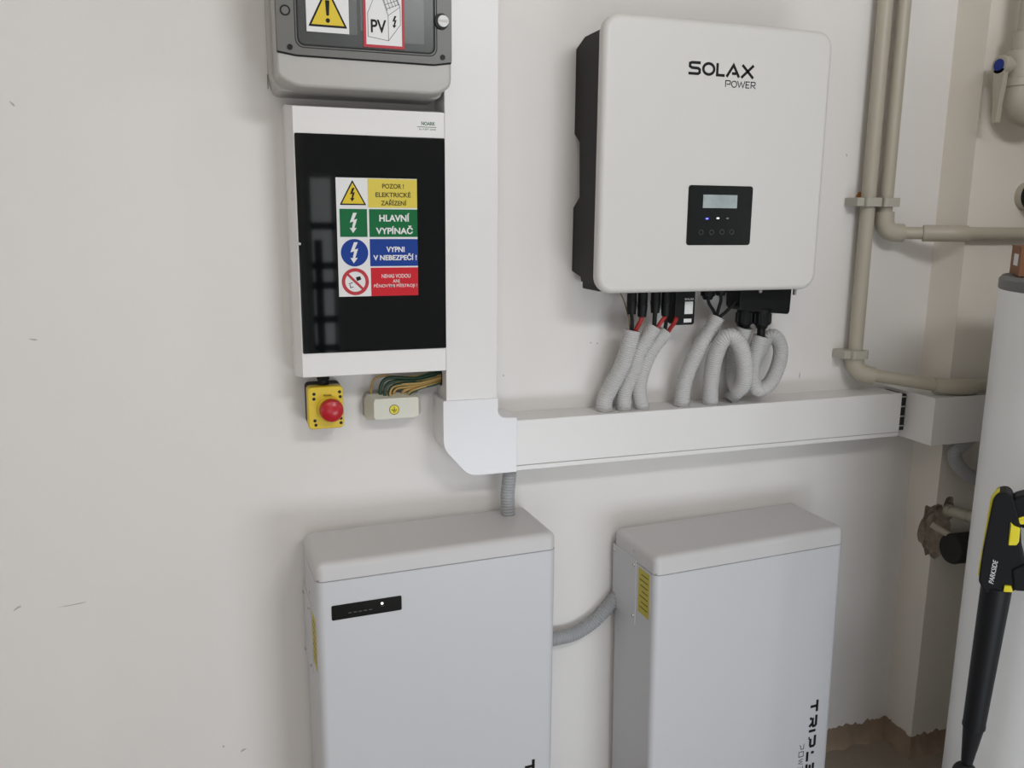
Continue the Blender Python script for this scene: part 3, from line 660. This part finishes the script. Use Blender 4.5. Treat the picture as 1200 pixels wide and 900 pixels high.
mk('cover_screw', disc(*(1.095, -0.099, 1.24)[::2], 0.004, -0.098, -0.101, 12), M['steel'], cb_)
mk('earth_screw', cyl((1.198, -0.08, 1.246), (1.198, -0.08, 1.228), 0.004, n=10), M['steel'], t)
mk('earth_screw_tab', bx(1.175, 1.204, -0.07, -0.09, 1.2425, 1.2465), M['black'], t)
for cx, yv in ((1.083, -0.065), (1.114, -0.085)):
    a = mk('cable_gland', cyl((cx, yv, 1.165), (cx, yv, 1.200), 0.0185, n=16, bev=0.001), M['black'], cb_)
    # ribs of the gland nut stand proud
    b = None
    for k in range(10):
        an = 2*math.pi*k/10; b = cyl((cx+0.018*math.cos(an), yv+0.018*math.sin(an), 1.168), (cx+0.018*math.cos(an), yv+0.018*math.sin(an), 1.190), 0.0022, n=6, bm=b)
    a2 = mk('gland_nut', cyl((cx, yv, 1.156), (cx, yv, 1.166), 0.0110, 0.0160, n=16, bm=b), M['black'], t)
mk('earth_lead', tube([(0.775, -0.07, 1.239), (0.783, -0.07, 1.224), (0.793, -0.072, 1.192), (0.800, -0.074, 1.150)], 0.0016, 0.004, 8), M['wire_brown'], t)

# ------------------------------------------------------------------ corrugated conduits
G_ = 'grey corrugated conduits under the inverter'
def conduit(pts, R, label, m='conduit', name='corrugated_conduit', wires=()):
    e = empty(name, pts[-1], label, 'conduit', G_)
    mk('corrugated_sleeve', corrugated(pts, R) if m == 'conduit' else corrugated(pts, R, 0.0062, 0.87), M[m], e, ang=75)
    for wp, r, wm in wires: mk('wire', tube(wp, r, 0.004, 10), M[wm], e)
    return e
TZ = 0.9862
conduit([(0.805, -0.072, 1.161), (0.798, -0.07, 1.128), (0.788, -0.062, 1.085), (0.77, -0.052, 1.04), (0.757, -0.047, 1.009), (0.757, -0.045, TZ)], 0.0180, 'leftmost conduit, leaning left, red and black wires entering its top',
  wires=[([c1, (0.800, -0.078, 1.180), (0.802, -0.074, 1.140)], 0.0040, 'blackm'), ([c2_, (0.818, -0.079, 1.178), (0.811, -0.074, 1.160), (0.808, -0.073, 1.140)], 0.0048, 'wire_red')])
conduit([(0.854, -0.074, 1.168), (0.841, -0.072, 1.145), (0.825, -0.066, 1.113), (0.816, -0.056, 1.07), (0.802, -0.05, 1.022), (0.803, -0.047, TZ)], 0.0170, 'second conduit from the left, between two leaning conduits',
  wires=[([c3, (0.852, -0.079, 1.185), (0.853, -0.076, 1.150)], 0.0048, 'blackm'), ([c4, (0.868, -0.082, 1.180), (0.860, -0.078, 1.165), (0.856, -0.075, 1.145)], 0.0045, 'wire_red')])
conduit([(0.887, -0.066, 1.154), (0.871, -0.066, 1.136), (0.851, -0.064, 1.107), (0.836, -0.06, 1.064), (0.834, -0.055, 1.025), (0.8455, -0.050, TZ)], 0.0165, 'third conduit from the left, below the black labelled dongle',
  wires=[([(0.880, -0.078, 1.195), (0.884, -0.070, 1.170), (0.883, -0.066, 1.145)], 0.0042, 'blackm'), ([(0.897, -0.092, 1.187), (0.894, -0.085, 1.172), (0.892, -0.078, 1.164), (0.888, -0.068, 1.148)], 0.0046, 'wire_red')])
jn = (1.009, -0.07, 1.182)
conduit([jn, (0.997, -0.07, 1.158), (0.974, -0.066, 1.122), (0.956, -0.058, 1.076), (0.945, -0.052, 1.03), (0.9440, -0.048, TZ)], 0.0175, 'straight slanting conduit in the middle fed by three thin black cables',
  wires=[([(0.980, -0.075, 1.226), (0.986, -0.073, 1.212), (1.001, -0.071, 1.193), (1.005, -0.069, 1.174)], 0.0036, 'black'), ([(1.011, -0.075, 1.234), (1.014, -0.074, 1.219), (1.01, -0.07, 1.193), (1.01, -0.069, 1.172)], 0.0036, 'black'),
         ([(1.052, -0.085, 1.225), (1.041, -0.08, 1.21), (1.027, -0.074, 1.193), (1.015, -0.07, 1.182), (1.012, -0.069, 1.17)], 0.0036, 'black')])
conduit([(1.083, -0.065, 1.158), (1.081, -0.06, 1.14), (1.077, -0.048, 1.108), (1.075, -0.046, 1.069), (1.069, -0.058, 1.04), (1.065, -0.082, 1.023), (1.062, -0.108, 1.044), (1.054, -0.118, 1.087), (1.04, -0.116, 1.127), (1.023, -0.108, 1.145), (1.007, -0.098, 1.133), (1.001, -0.084, 1.097), (1.005, -0.066, 1.043), (1.011, -0.056, 1.006), (1.016, -0.052, TZ)], 0.0180, 'conduit bent in a tall arch to the left of the round loop',
  wires=[([(1.083, -0.065, 1.165), (1.083, -0.065, 1.140)], 0.007, 'black')])
conduit([(1.114, -0.085, 1.140), (1.107, -0.08, 1.104), (1.102, -0.078, 1.069), (1.102, -0.082, 1.039), (1.116, -0.086, 1.019), (1.146, -0.084, 1.031), (1.17, -0.078, 1.07), (1.181, -0.066, 1.108), (1.172, -0.052, 1.132), (1.155, -0.042, 1.12), (1.143, -0.036, 1.088), (1.124, -0.036, 1.045), (1.093, -0.045, 1.012), (1.073, -0.040, TZ)], 0.0170, 'rightmost conduit, coiled in an open round loop',
  wires=[([(1.114, -0.085, 1.160), (1.114, -0.085, 1.125)], 0.009, 'black')])
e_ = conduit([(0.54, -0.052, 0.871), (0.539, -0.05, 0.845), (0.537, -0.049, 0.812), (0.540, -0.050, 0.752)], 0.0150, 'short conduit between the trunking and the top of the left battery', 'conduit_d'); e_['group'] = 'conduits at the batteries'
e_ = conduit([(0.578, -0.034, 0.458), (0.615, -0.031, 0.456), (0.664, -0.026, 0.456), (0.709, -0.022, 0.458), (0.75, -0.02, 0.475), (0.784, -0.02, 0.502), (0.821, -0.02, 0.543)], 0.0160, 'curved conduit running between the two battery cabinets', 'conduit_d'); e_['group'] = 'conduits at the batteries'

# ------------------------------------------------------------------ batteries
def battery(x0, x1, top, seam, yaw, roll, label, disp, D):
    e = empty('battery_cabinet', (x0, -0.2, 0), label, 'battery', 'grey battery cabinets on the floor')
    W = x1-x0
    mk('body', prism(rr(0, W, 0, D, 0.0150, 7), 0.03, seam-0.0012, axis='z'), M['battery'], e, local=True)
    mk('lid_seam', prism(rr(0.0015, W-0.0015, 0.0015, D-0.0015, 0.010, 5), seam-0.004, seam+0.004, axis='z'), M['seam'], e, local=True)
    mk('lid', prism(rr(0, W, 0, D, 0.0155, 7), seam+0.0012, top, 0.015, 6, axis='z'), M['batlid'], e, local=True, ang=40)
    for fx_ in (0.05, W-0.05):
        for fy_ in (0.04, D-0.04): mk('foot', cyl((fx_, fy_, 0.0), (fx_, fy_, 0.031), 0.018), M['black'], e, local=True)
    pl = mk('side_plate', bx(-0.0025, 0.001, 0.079, D-0.0015, 0.514, 0.664, 0.0008, 1), M['battery'], e, local=True, label='screwed-on side plate')
    for sy, sz in ((0.0865, 0.652), (D-0.009, 0.650), (0.0865, 0.532), (D-0.009, 0.526)):
        mk('screw', cyl((-0.002, sy, sz), (-0.0052, sy, sz), 0.0042, 0.003, n=12), M['steel'], pl, local=True)
        mk('screw_recess', cyl((-0.0050, sy, sz), (-0.0054, sy, sz), 0.0018, n=6), M['black'], pl, local=True)
    mk('small_screw', cyl((0.001, 0.095, 0.6795), (-0.0015, 0.095, 0.6795), 0.0025, n=8), M['steel'], e, local=True)
    lb = mk('warning_label', bx(-0.0007, 0.001, 0.022, 0.069, 0.551, 0.653, 0), M['label_y'], e, local=True, label='yellow warning label')
    for k in range(7):
        zz = 0.642-k*0.0125; wdt = (0.030, 0.036, 0.033, 0.026, 0.036, 0.028, 0.034)[k]
        mk('print_line', bx(-0.0010, -0.0006, 0.027, 0.027+wdt, zz-0.0022, zz), M['olive'], lb, local=True)
    if disp:
        f = lambda x: x-x0
        d = mk('status_display', prism(rr(0.0265, 0.1580, 0.6605, 0.6895, 0.003), 0.0, -0.0012, 0.0003, 1), M['glass_dark'], e, local=True, label='black status display strip')
        mk('status_light', disc(0.1205, 0.6800, 0.0024, -0.0012, -0.0017, 14), M['led_white'], d, local=True)
        mk('status_mark', bx(0.1175, 0.1245, -0.0012, -0.0015, 0.6740, 0.6750), M['button'], d, local=True)
        for k in range(5): mk('status_mark', bx(0.057+k*0.0095, 0.0635+k*0.0095, -0.0012, -0.0016, 0.6705, 0.6725), M['button'], d, local=True)
    # TRIPLE POWER reads downwards along the right edge: local (a down, b right->left)
    def letters(x_r, z_t, hgt, wid, gap, th, word, y=-0.0002):
        out = []; z = z_t
        G = {'T': [[(0, 1), (1, 1)], [(0.5, 1), (0.5, 0)]],
             'R': [[(0.05, 1), (0.9, 1), (0.98, 0.85), (0.98, 0.6), (0.85, 0.48), (0.25, 0.48)], [(0.28, 0.30), (0.28, 0.02), ], [(0.70, 0.45), (0.98, 0.0)]],
             'I': [[(0.5, 1), (0.5, 0)]],
             'P': [[(0.05, 1), (0.88, 1), (0.98, 0.85), (0.98, 0.42), (0.85, 0.32), (0.3, 0.32)], [(0.22, 0.20), (0.22, 0.0)]],
             'L': [[(0.3, 1), (0.3, 0.55)], [(0.15, 0.0), (1, 0.0)]],
             'E': [[(0, 1), (1, 1)], [(0.1, 0.5), (0.9, 0.5)], [(0, 0), (1, 0)]],
             'O': [[(0.05, 0.0), (0.05, 1), (0.95, 1), (0.95, 0), (0.05, 0.0)]], 'W': [[(0, 1), (0.25, 0), (0.5, 0.9), (0.75, 0), (1, 1)]]}
        for ch in word:
            wd = wid*(0.25 if ch == 'I' else 1)
            for ln in G[ch]: out.append([(x_r-hgt*(1-v), z-u*wd) for u, v in ln])
            z -= wd+gap
        return strokes(out, th, y, 0.0004)
    mk('lettering', letters(W-0.0450, 0.2760, 0.0190, 0.0300, 0.0078, 0.0066, 'TRIPLE'), M['ink'], e, local=True)
    mk('lettering', letters(W-0.0760, 0.1680, 0.0130, 0.0140, 0.0060, 0.0014, 'POWER'), M['ink'], e, local=True)
    e.rotation_euler = (0, math.radians(roll), math.radians(yaw))
    return e
battery(0.1215, 0.6000, 0.7730, 0.7375, 2.6, 0.0, 'left battery cabinet with black status display on its front', True, 0.176)
battery(0.8230, 1.3150, 0.7005, 0.6590, 2.0, -0.9, 'right battery cabinet with yellow label on its side, no display', False, 0.188)

# ------------------------------------------------------------------ beige water pipes
RP = 0.0165
def elbow(p0, c, p1, r, bm=None):
    p0, c, p1 = map(Vector, (p0, c, p1)); pts = [p0]
    for i in range(13):
        q = i/12; pts.append((1-q)**2*p0.lerp(c, 0.3)+2*q*(1-q)*c+q*q*p1.lerp(c, 0.3))
    pts.append(p1); return sweep(pts, r, 20, bm)
t = empty('water_pipe', (1.419, -0.032, 1.03), 'left beige pipe running down the wall to the trunking then right', 'pipe', 'beige water pipes on the wall')
mk('vertical_pipe', cyl((1.419, -0.032, 1.060), (1.419, -0.032, HC-0.005), RP, n=24), M['pipe'], t)
a_, b_, c_ = (1.419, -0.032, 1.075), (1.419, -0.034, 1.033), (1.460, -0.055, 1.026)
mk('elbow', elbow(a_, b_, c_, RP*1.28), M['pipe'], t)
e1 = Vector((1.598, -0.140, 1.008))
mk('slanting_pipe', cyl((1.445, -0.047, 1.029), e1, RP*0.92, n=20), M['pipe'], t)
mk('elbow', elbow((1.575, -0.126, 1.010), (1.622, -0.150, 1.006), (1.668, -0.150, 1.0065), RP*1.15), M['pipe'], t)
mk('end_pipe', cyl((1.65, -0.150, 1.0065), (2.6, -0.150, 1.0065), RP*0.95, n=20), M['pipe'], t)
def clip(x, z, y=-0.032, w=0.042, par=None):
    g = mk('pipe_clip', ring_prism(rr(x-0.023, x+0.023, -0.052, -0.008, 0.012, 4), rr(x-0.019, x+0.019, -0.048, -0.012, 0.010, 4), 0, 1), M['clip'], par) if False else None
    b = bmesh.new(); o = rr(x-0.0225, x+0.0225, -0.0565, -0.0, 0.008, 4); i_ = rr(x-0.0168, x+0.0168, -0.0500, -0.0145, 0.0160, 4)
    V = [[b.verts.new((p[0], p[1], zz)) for p in ps] for ps in (o, i_) for zz in (z-0.010, z+0.010)]; n = len(o)
    for k in range(n):
        j = (k+1) % n
        for q in ((V[0], V[1]), (V[2], V[3]), (V[0], V[2]), (V[1], V[3])): b.faces.new((q[0][k], q[0][j], q[1][j], q[1][k]))
    mk('pipe_clip', b, M['clip'], par)
clip(1.419, 1.434, par=t); clip(1.419, 1.078, par=t)
mk('clip_block', bx(1.378, 1.400, 0.0, -0.045, 1.424, 1.444, 0.003, 2), M['clip'], t); mk('clip_block', bx(1.378, 1.400, 0.0, -0.045, 1.068, 1.088, 0.003, 2), M['clip'], t)
t = empty('water_pipe', (1.472, -0.032, 1.36), 'right beige pipe turning right to the pillar beside the upper clip', 'pipe', 'beige water pipes on the wall')
mk('vertical_pipe', cyl((1.470, -0.032, 1.385), (1.470, -0.032, HC-0.005), RP*0.95, n=24), M['pipe'], t)
mk('elbow', elbow((1.470, -0.032, 1.412), (1.470, -0.034, 1.364), (1.512, -0.048, 1.364), RP*1.28), M['pipe'], t)
mk('slanting_pipe', cyl((1.495, -0.043, 1.364), (1.600, -0.112, 1.3640), RP*0.86, n=20), M['pipe'], t)
mk('coupling', tube([(1.545, -0.076, 1.364), (1.575, -0.098, 1.364), (1.600, -0.113, 1.3640), (1.630, -0.118, 1.3638)], RP*1.16, 0.006, 20), M['pipe'], t)
mk('end_pipe', cyl((1.61, -0.118, 1.3640), (2.6, -0.118, 1.3640), RP*0.90, n=20), M['pipe'], t)
clip(1.470, 1.434, par=t)

# ------------------------------------------------------------------ valve and pipes at upper right
vy = -0.165
vx = (1.667, -0.165, 1.688)[0]
vz = lambda v: Q(1187,v,-0.165)[2] if False else 0
t = empty('ball_valve', (1.680, vy, 1.62), 'beige ball valve with blue-dotted lever at the upper right corner', 'valve')
X = 1.684
zb0, zb1, zb2, zb3, zb4, zb5 = 1.638, 1.672, 1.690, 1.728, 1.752, 1.79
mk('vertical_pipe', cyl((X+0.008, vy, 1.78), (X+0.008, vy, HC-0.005), 0.021, n=24), M['valve'], t)
mk('union_nut', cyl((X+0.004, vy, 1.757), (X+0.004, vy, 1.800), 0.0255, n=24, bev=0.003), M['valve'], t)
mk('valve_body', cyl((X, vy, 1.700), (X, vy, 1.760), 0.0315, n=28, bev=0.004), M['valve'], t)
mk('lower_ring', cyl((X, vy, 1.684), (X, vy, 1.702), 0.0335, n=28, bev=0.002), M['valve'], t)
mk('elbow', elbow((X, vy, 1.690), (X, vy, 1.628), (X+0.07, vy, 1.628), 0.030), M['valve'], t)
mk('outlet_pipe', cyl((X+0.06, vy, 1.628), (2.3, vy, 1.628), 0.024, n=20), M['valve'], t)
mk('valve_stem', cyl((X, vy, 1.7275), (X-0.050, vy, 1.7275), 0.014, n=16), M['valve'], t)
hb = mk('hub', cyl((X-0.040, vy, 1.7275), (X-0.062, vy, 1.7275), 0.021, n=24, bev=0.003), M['valve'], t)
mk('blue_cap', cyl((X-0.055, vy, 1.7275), (X-0.0645, vy, 1.7275), 0.0125, n=24), M['bluedot'], hb, label='round blue cap')
mk('lever', prism(round_poly([(vy-0.014, 1.720), (vy+0.014, 1.720), (vy+0.011, 1.685), (vy+0.006, 1.640), (vy+0.005, 1.606), (vy-0.007, 1.604), (vy-0.008, 1.645), (vy-0.013, 1.690)], 0.006, 4), X-0.062, X-0.048, 0.002, 2, axis='x'), M['valve'], t, label='flat lever handle')
fxq, fyq, fzq = (1.823, -0.12, 1.452)
t = empty('pipe_fitting', (fxq, -0.094, fzq), 'dark round pipe fitting on the pillar at the right edge', 'pipe fitting')
mk('flange', disc(fxq, fzq, 0.033, -0.094, -0.112, 28, bev=0.003), M['valve'], t); mk('socket', disc(fxq, fzq, 0.032, -0.110, -0.150, 28, bev=0.003), M['black'], t)

# ------------------------------------------------------------------ pipes in the broken corner
t = empty('insulated_pipe', (1.70, -0.10, 0.56), 'thin bare pipe entering a black foam sleeve at the broken pillar corner', 'pipe')
p0 = Vector((1.655, -0.085, 0.640)); p1 = Vector((1.688, -0.125, 0.615))
mk('bare_pipe', cyl(p0, p1, 0.0085, n=16), M['pipe'], t)
s0 = Vector((1.67, -0.135, 0.591)); 
mk('foam_sleeve', cyl(s0, s0+Vector((0.35, -0.02, -0.01)), 0.038, n=28, bev=0.006), M['foamsleeve'], t)
mk('bare_pipe', cyl(p1, s0+Vector((0.02, 0, 0.004)), 0.0085, n=16), M['pipe'], t)
t = empty('plastic_pipe', (1.70, -0.11, 0.66), 'beige collared pipe coming out of the wall above the black foam sleeve', 'pipe')
p0 = Vector((1.699, -0.085, 0.674)); p1 = Vector((1.708, -0.15, 0.677))
mk('pipe', cyl(p0, p1+(p1-p0)*2.0, 0.0140, n=20), M['pipe'], t)
mk('collar', cyl(p0.lerp(p1, 0.0), p0.lerp(p1, 0.22), 0.0160, n=20, bev=0.002), M['pipe'], t)
mk('collar', cyl(p0.lerp(p1, 0.80), p0.lerp(p1, 0.95), 0.0155, n=20), M['valve'], t)
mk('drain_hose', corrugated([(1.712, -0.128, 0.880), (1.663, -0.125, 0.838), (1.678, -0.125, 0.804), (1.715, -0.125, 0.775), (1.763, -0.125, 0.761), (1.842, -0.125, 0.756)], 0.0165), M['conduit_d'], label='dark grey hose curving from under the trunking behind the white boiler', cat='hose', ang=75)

# ------------------------------------------------------------------ boiler
bc = (1.603, -0.594)
t = empty('boiler', (bc[0], bc[1], 0), 'tall white cylindrical boiler with grey top cap at the right edge', 'boiler')
mk('tank', lathe(bc, [(0, 0.05), (0.25, 0.05), (0.26, 0.06), (0.26, 1.270), (0, 1.270)], 96), M['boiler'], t)
mk('top_cap', lathe(bc, [(0.258, 1.262), (0.2615, 1.268), (0.2615, 1.284), (0.256, 1.2905), (0.10, 1.2925), (0, 1.2925)], 96), M['boilercap'], t)
for k in range(3):
    a = 2*math.pi*k/3; mk('foot', cyl((bc[0]+0.19*math.cos(a), bc[1]+0.19*math.sin(a), 0), (bc[0]+0.19*math.cos(a), bc[1]+0.19*math.sin(a), 0.055), 0.02), M['black'], t)
# cardboard box lying on the boiler
t = empty('cardboard_box', (1.50, -0.47, 1.2925), 'small brown cardboard box lying on the grey boiler cap', 'box')
A = Vector((1.474, -0.382, 0)); ux = (Vector((1.404, -0.460, 0))-A).normalized(); uy = Vector((-ux.y, ux.x, 0))
if uy.x < 0: uy = -uy
def obx(a0, a1, b0, b1, z0, z1):
    b = bmesh.new(); vs = []
    for z in (z0, z1):
        for a, c in ((a0, b0), (a1, b0), (a1, b1), (a0, b1)): q = A+ux*a+uy*c; vs.append(b.verts.new((q.x, q.y, z)))
    for f in ((0,1,2,3), (4,5,6,7), (0,1,5,4), (1,2,6,5), (2,3,7,6), (3,0,4,7)): b.faces.new([vs[i] for i in f])
    return b
mk('carton', obx(0, 0.13, 0, 0.16, 1.2925, 1.345), M['card'], t)
mk('flap', obx(-0.001, 0.131, -0.001, 0.078, 1.345, 1.3475), M['card'], t); mk('flap', obx(-0.001, 0.131, 0.082, 0.161, 1.345, 1.3475), M['card'], t)
mk('paper_label', obx(0.045, 0.10, -0.0008, 0.001, 1.310, 1.332), M['white'], t)

# ------------------------------------------------------------------ pressure washer gun leaning on the boiler
dh = Vector((0.748, 0.664, 0)).normalized(); org = Vector((0, -1.67, 0)) + dh*1.63
ang_ = math.atan2(-0.664, 0.748)  # local X is (dh.y, -dh.x)
t = empty('pressure_washer_gun', org, 'black and yellow pressure washer gun with long lance leaning on the boiler', 'spray gun')
t.rotation_euler = (0, 0, math.atan2(-dh.x, dh.y))
L = dict(local=True)
y0g, y1g = 0.022, -0.022
body = [(0.029, 0.9236), (0.0331, 0.9336), (0.0403, 0.9387), (0.0491, 0.9402), (0.0558, 0.936), (0.0607, 0.9261), (0.0738, 0.8855), (0.0796, 0.8433), (0.089, 0.8141), (0.0902, 0.7798), (0.0749, 0.7667), (0.0702, 0.7624), (0.0332, 0.7537), (0.0219, 0.7737), (0.0227, 0.8315)]
mk('housing', prism(round_poly(body, 0.004, 3), y0g, y1g, 0.003, 3), M['gunb'], t, local=True)
strip = [(0.0198, 0.7812), (0.0255, 0.9199), (0.0313, 0.9325), (0.0377, 0.939), (0.0363, 0.928), (0.0321, 0.918), (0.0274, 0.8245), (0.0252, 0.7744)]
mk('yellow_back', prism(round_poly(strip, 0.002, 3), 0.012, -0.012, 0.001, 1), M['guny'], t, local=True, label='yellow strip along the back')
grip = [(0.0571, 0.9239), (0.06, 0.9321), (0.0731, 0.939), (0.0994, 0.948), (0.1219, 0.9429), (0.131, 0.9265), (0.1255, 0.9105), (0.1043, 0.9035), (0.0824, 0.8994), (0.0682, 0.8906), (0.0582, 0.9011)]
mk('grip', prism(round_poly(grip, 0.005, 3), 0.018, -0.018, 0.004, 3), M['gunb'], t, local=True)
mk('grip_inlay', prism(round_poly([(0.0628, 0.8942), (0.0722, 0.9006), (0.1078, 0.9163), (0.1139, 0.9053), (0.093, 0.8938), (0.0737, 0.887)], 0.003, 3), 0.0205, -0.0205, 0.002, 2), M['guny'], t, local=True, label='yellow grip underside')
mk('trigger', prism(round_poly([(0.0581, 0.8902), (0.0637, 0.8851), (0.0735, 0.8824), (0.0742, 0.8577), (0.0712, 0.8509), (0.0593, 0.8485)], 0.002, 3), 0.012, -0.0245, 0.0015, 2), M['guny'], t, local=True, label='yellow trigger')
def GP(q, y=0): return (q[0], y, q[1])
mk('trigger_guard', tube([GP((0.0592, 0.9043)), GP((0.0661, 0.8871)), GP((0.0794, 0.8804)), GP((0.1069, 0.8796)), GP((0.1245, 0.8982)), GP((0.1245, 0.9194))], 0.0042, 0.004, 10), M['gunb'], t, local=True)
mk('trigger_guard', tube([GP((0.1176, 0.8939)), GP((0.1174, 0.8511)), GP((0.1013, 0.8168)), GP((0.086, 0.7946))], 0.010, 0.004, 12), M['gunb'], t, local=True)
mk('hose_socket', prism(round_poly([(0.0695, 0.8066), (0.0882, 0.8217), (0.1038, 0.8173), (0.1095, 0.7874), (0.091, 0.7721), (0.0759, 0.7701)], 0.004, 3), 0.026, -0.026, 0.003, 3), M['gunb'], t, local=True)
mk('lock_button', prism(round_poly([(0.061, 0.7762), (0.0712, 0.7778), (0.0749, 0.7667), (0.0604, 0.7641)], 0.002, 3), 0.02, -0.0265, 0.002, 2), M['guny'], t, local=True, label='yellow lock button')
g1, g2 = Vector(GP((0.0506, 0.7642))), Vector(GP((0.0425, 0.4911)))
mk('lance', cyl(g1, g2, 0.0245, 0.0188, n=28), M['gunb'], t, local=True)
g3 = Vector(GP((0.0387, 0.4132)))
mk('nozzle', cyl(g2, g3, 0.0180, 0.0098, n=24), M['gunb'], t, local=True)
mk('lance_ring', cyl(g2+(g1-g2)*0.01, g2-(g1-g2)*0.015, 0.0193, n=24), M['gunb'], t, local=True)
g4 = Vector(GP((0.0375, 0.3899)))
b = bmesh.new(); bmesh.ops.create_uvsphere(b, u_segments=28, v_segments=16, radius=0.0215, matrix=Matrix.Translation(g4))
mk('nozzle_head', b, M['blackm'], t, local=True)
foot = Vector((g4.x-0.03, g4.y, 0.0))
mk('extension_tube', cyl(g4, foot, 0.011, n=16), M['gunb'], t, local=True)
# brand lettering reads upwards along the housing
q0, q1 = (0.0407, 0.7739), (0.0435, 0.8176)
tb = text_bm('PARKSIDE', 0, math.dist(q0, q1), 0, 0.0075, 0, 0.0, shear=0.2)
an = math.atan2(q1[1]-q0[1], q1[0]-q0[0])
for v in tb.verts:
    a, c = v.co.x, v.co.z; v.co.x = q0[0]+a*math.cos(an)-c*math.sin(an)+0.004; v.co.z = q0[1]+a*math.sin(an)+c*math.cos(an); v.co.y += y1g-0.0002
mk('lettering', tb, M['white'], t, local=True)

# ------------------------------------------------------------------ added ceiling lamp, out of view
t = empty('added_ceiling_light', (-0.3, -2.8, 2.88), 'added long white ceiling light, unseen behind the camera', 'lamp')
mk('lamp_housing', bx(-1.12, 0.48, -2.90, -2.70, 2.91, HC, 0.005), M['frame'], t)
mk('diffuser', bx(-1.10, 0.46, -2.88, -2.72, 2.885, 2.91, 0.004), M['lamp'], t)
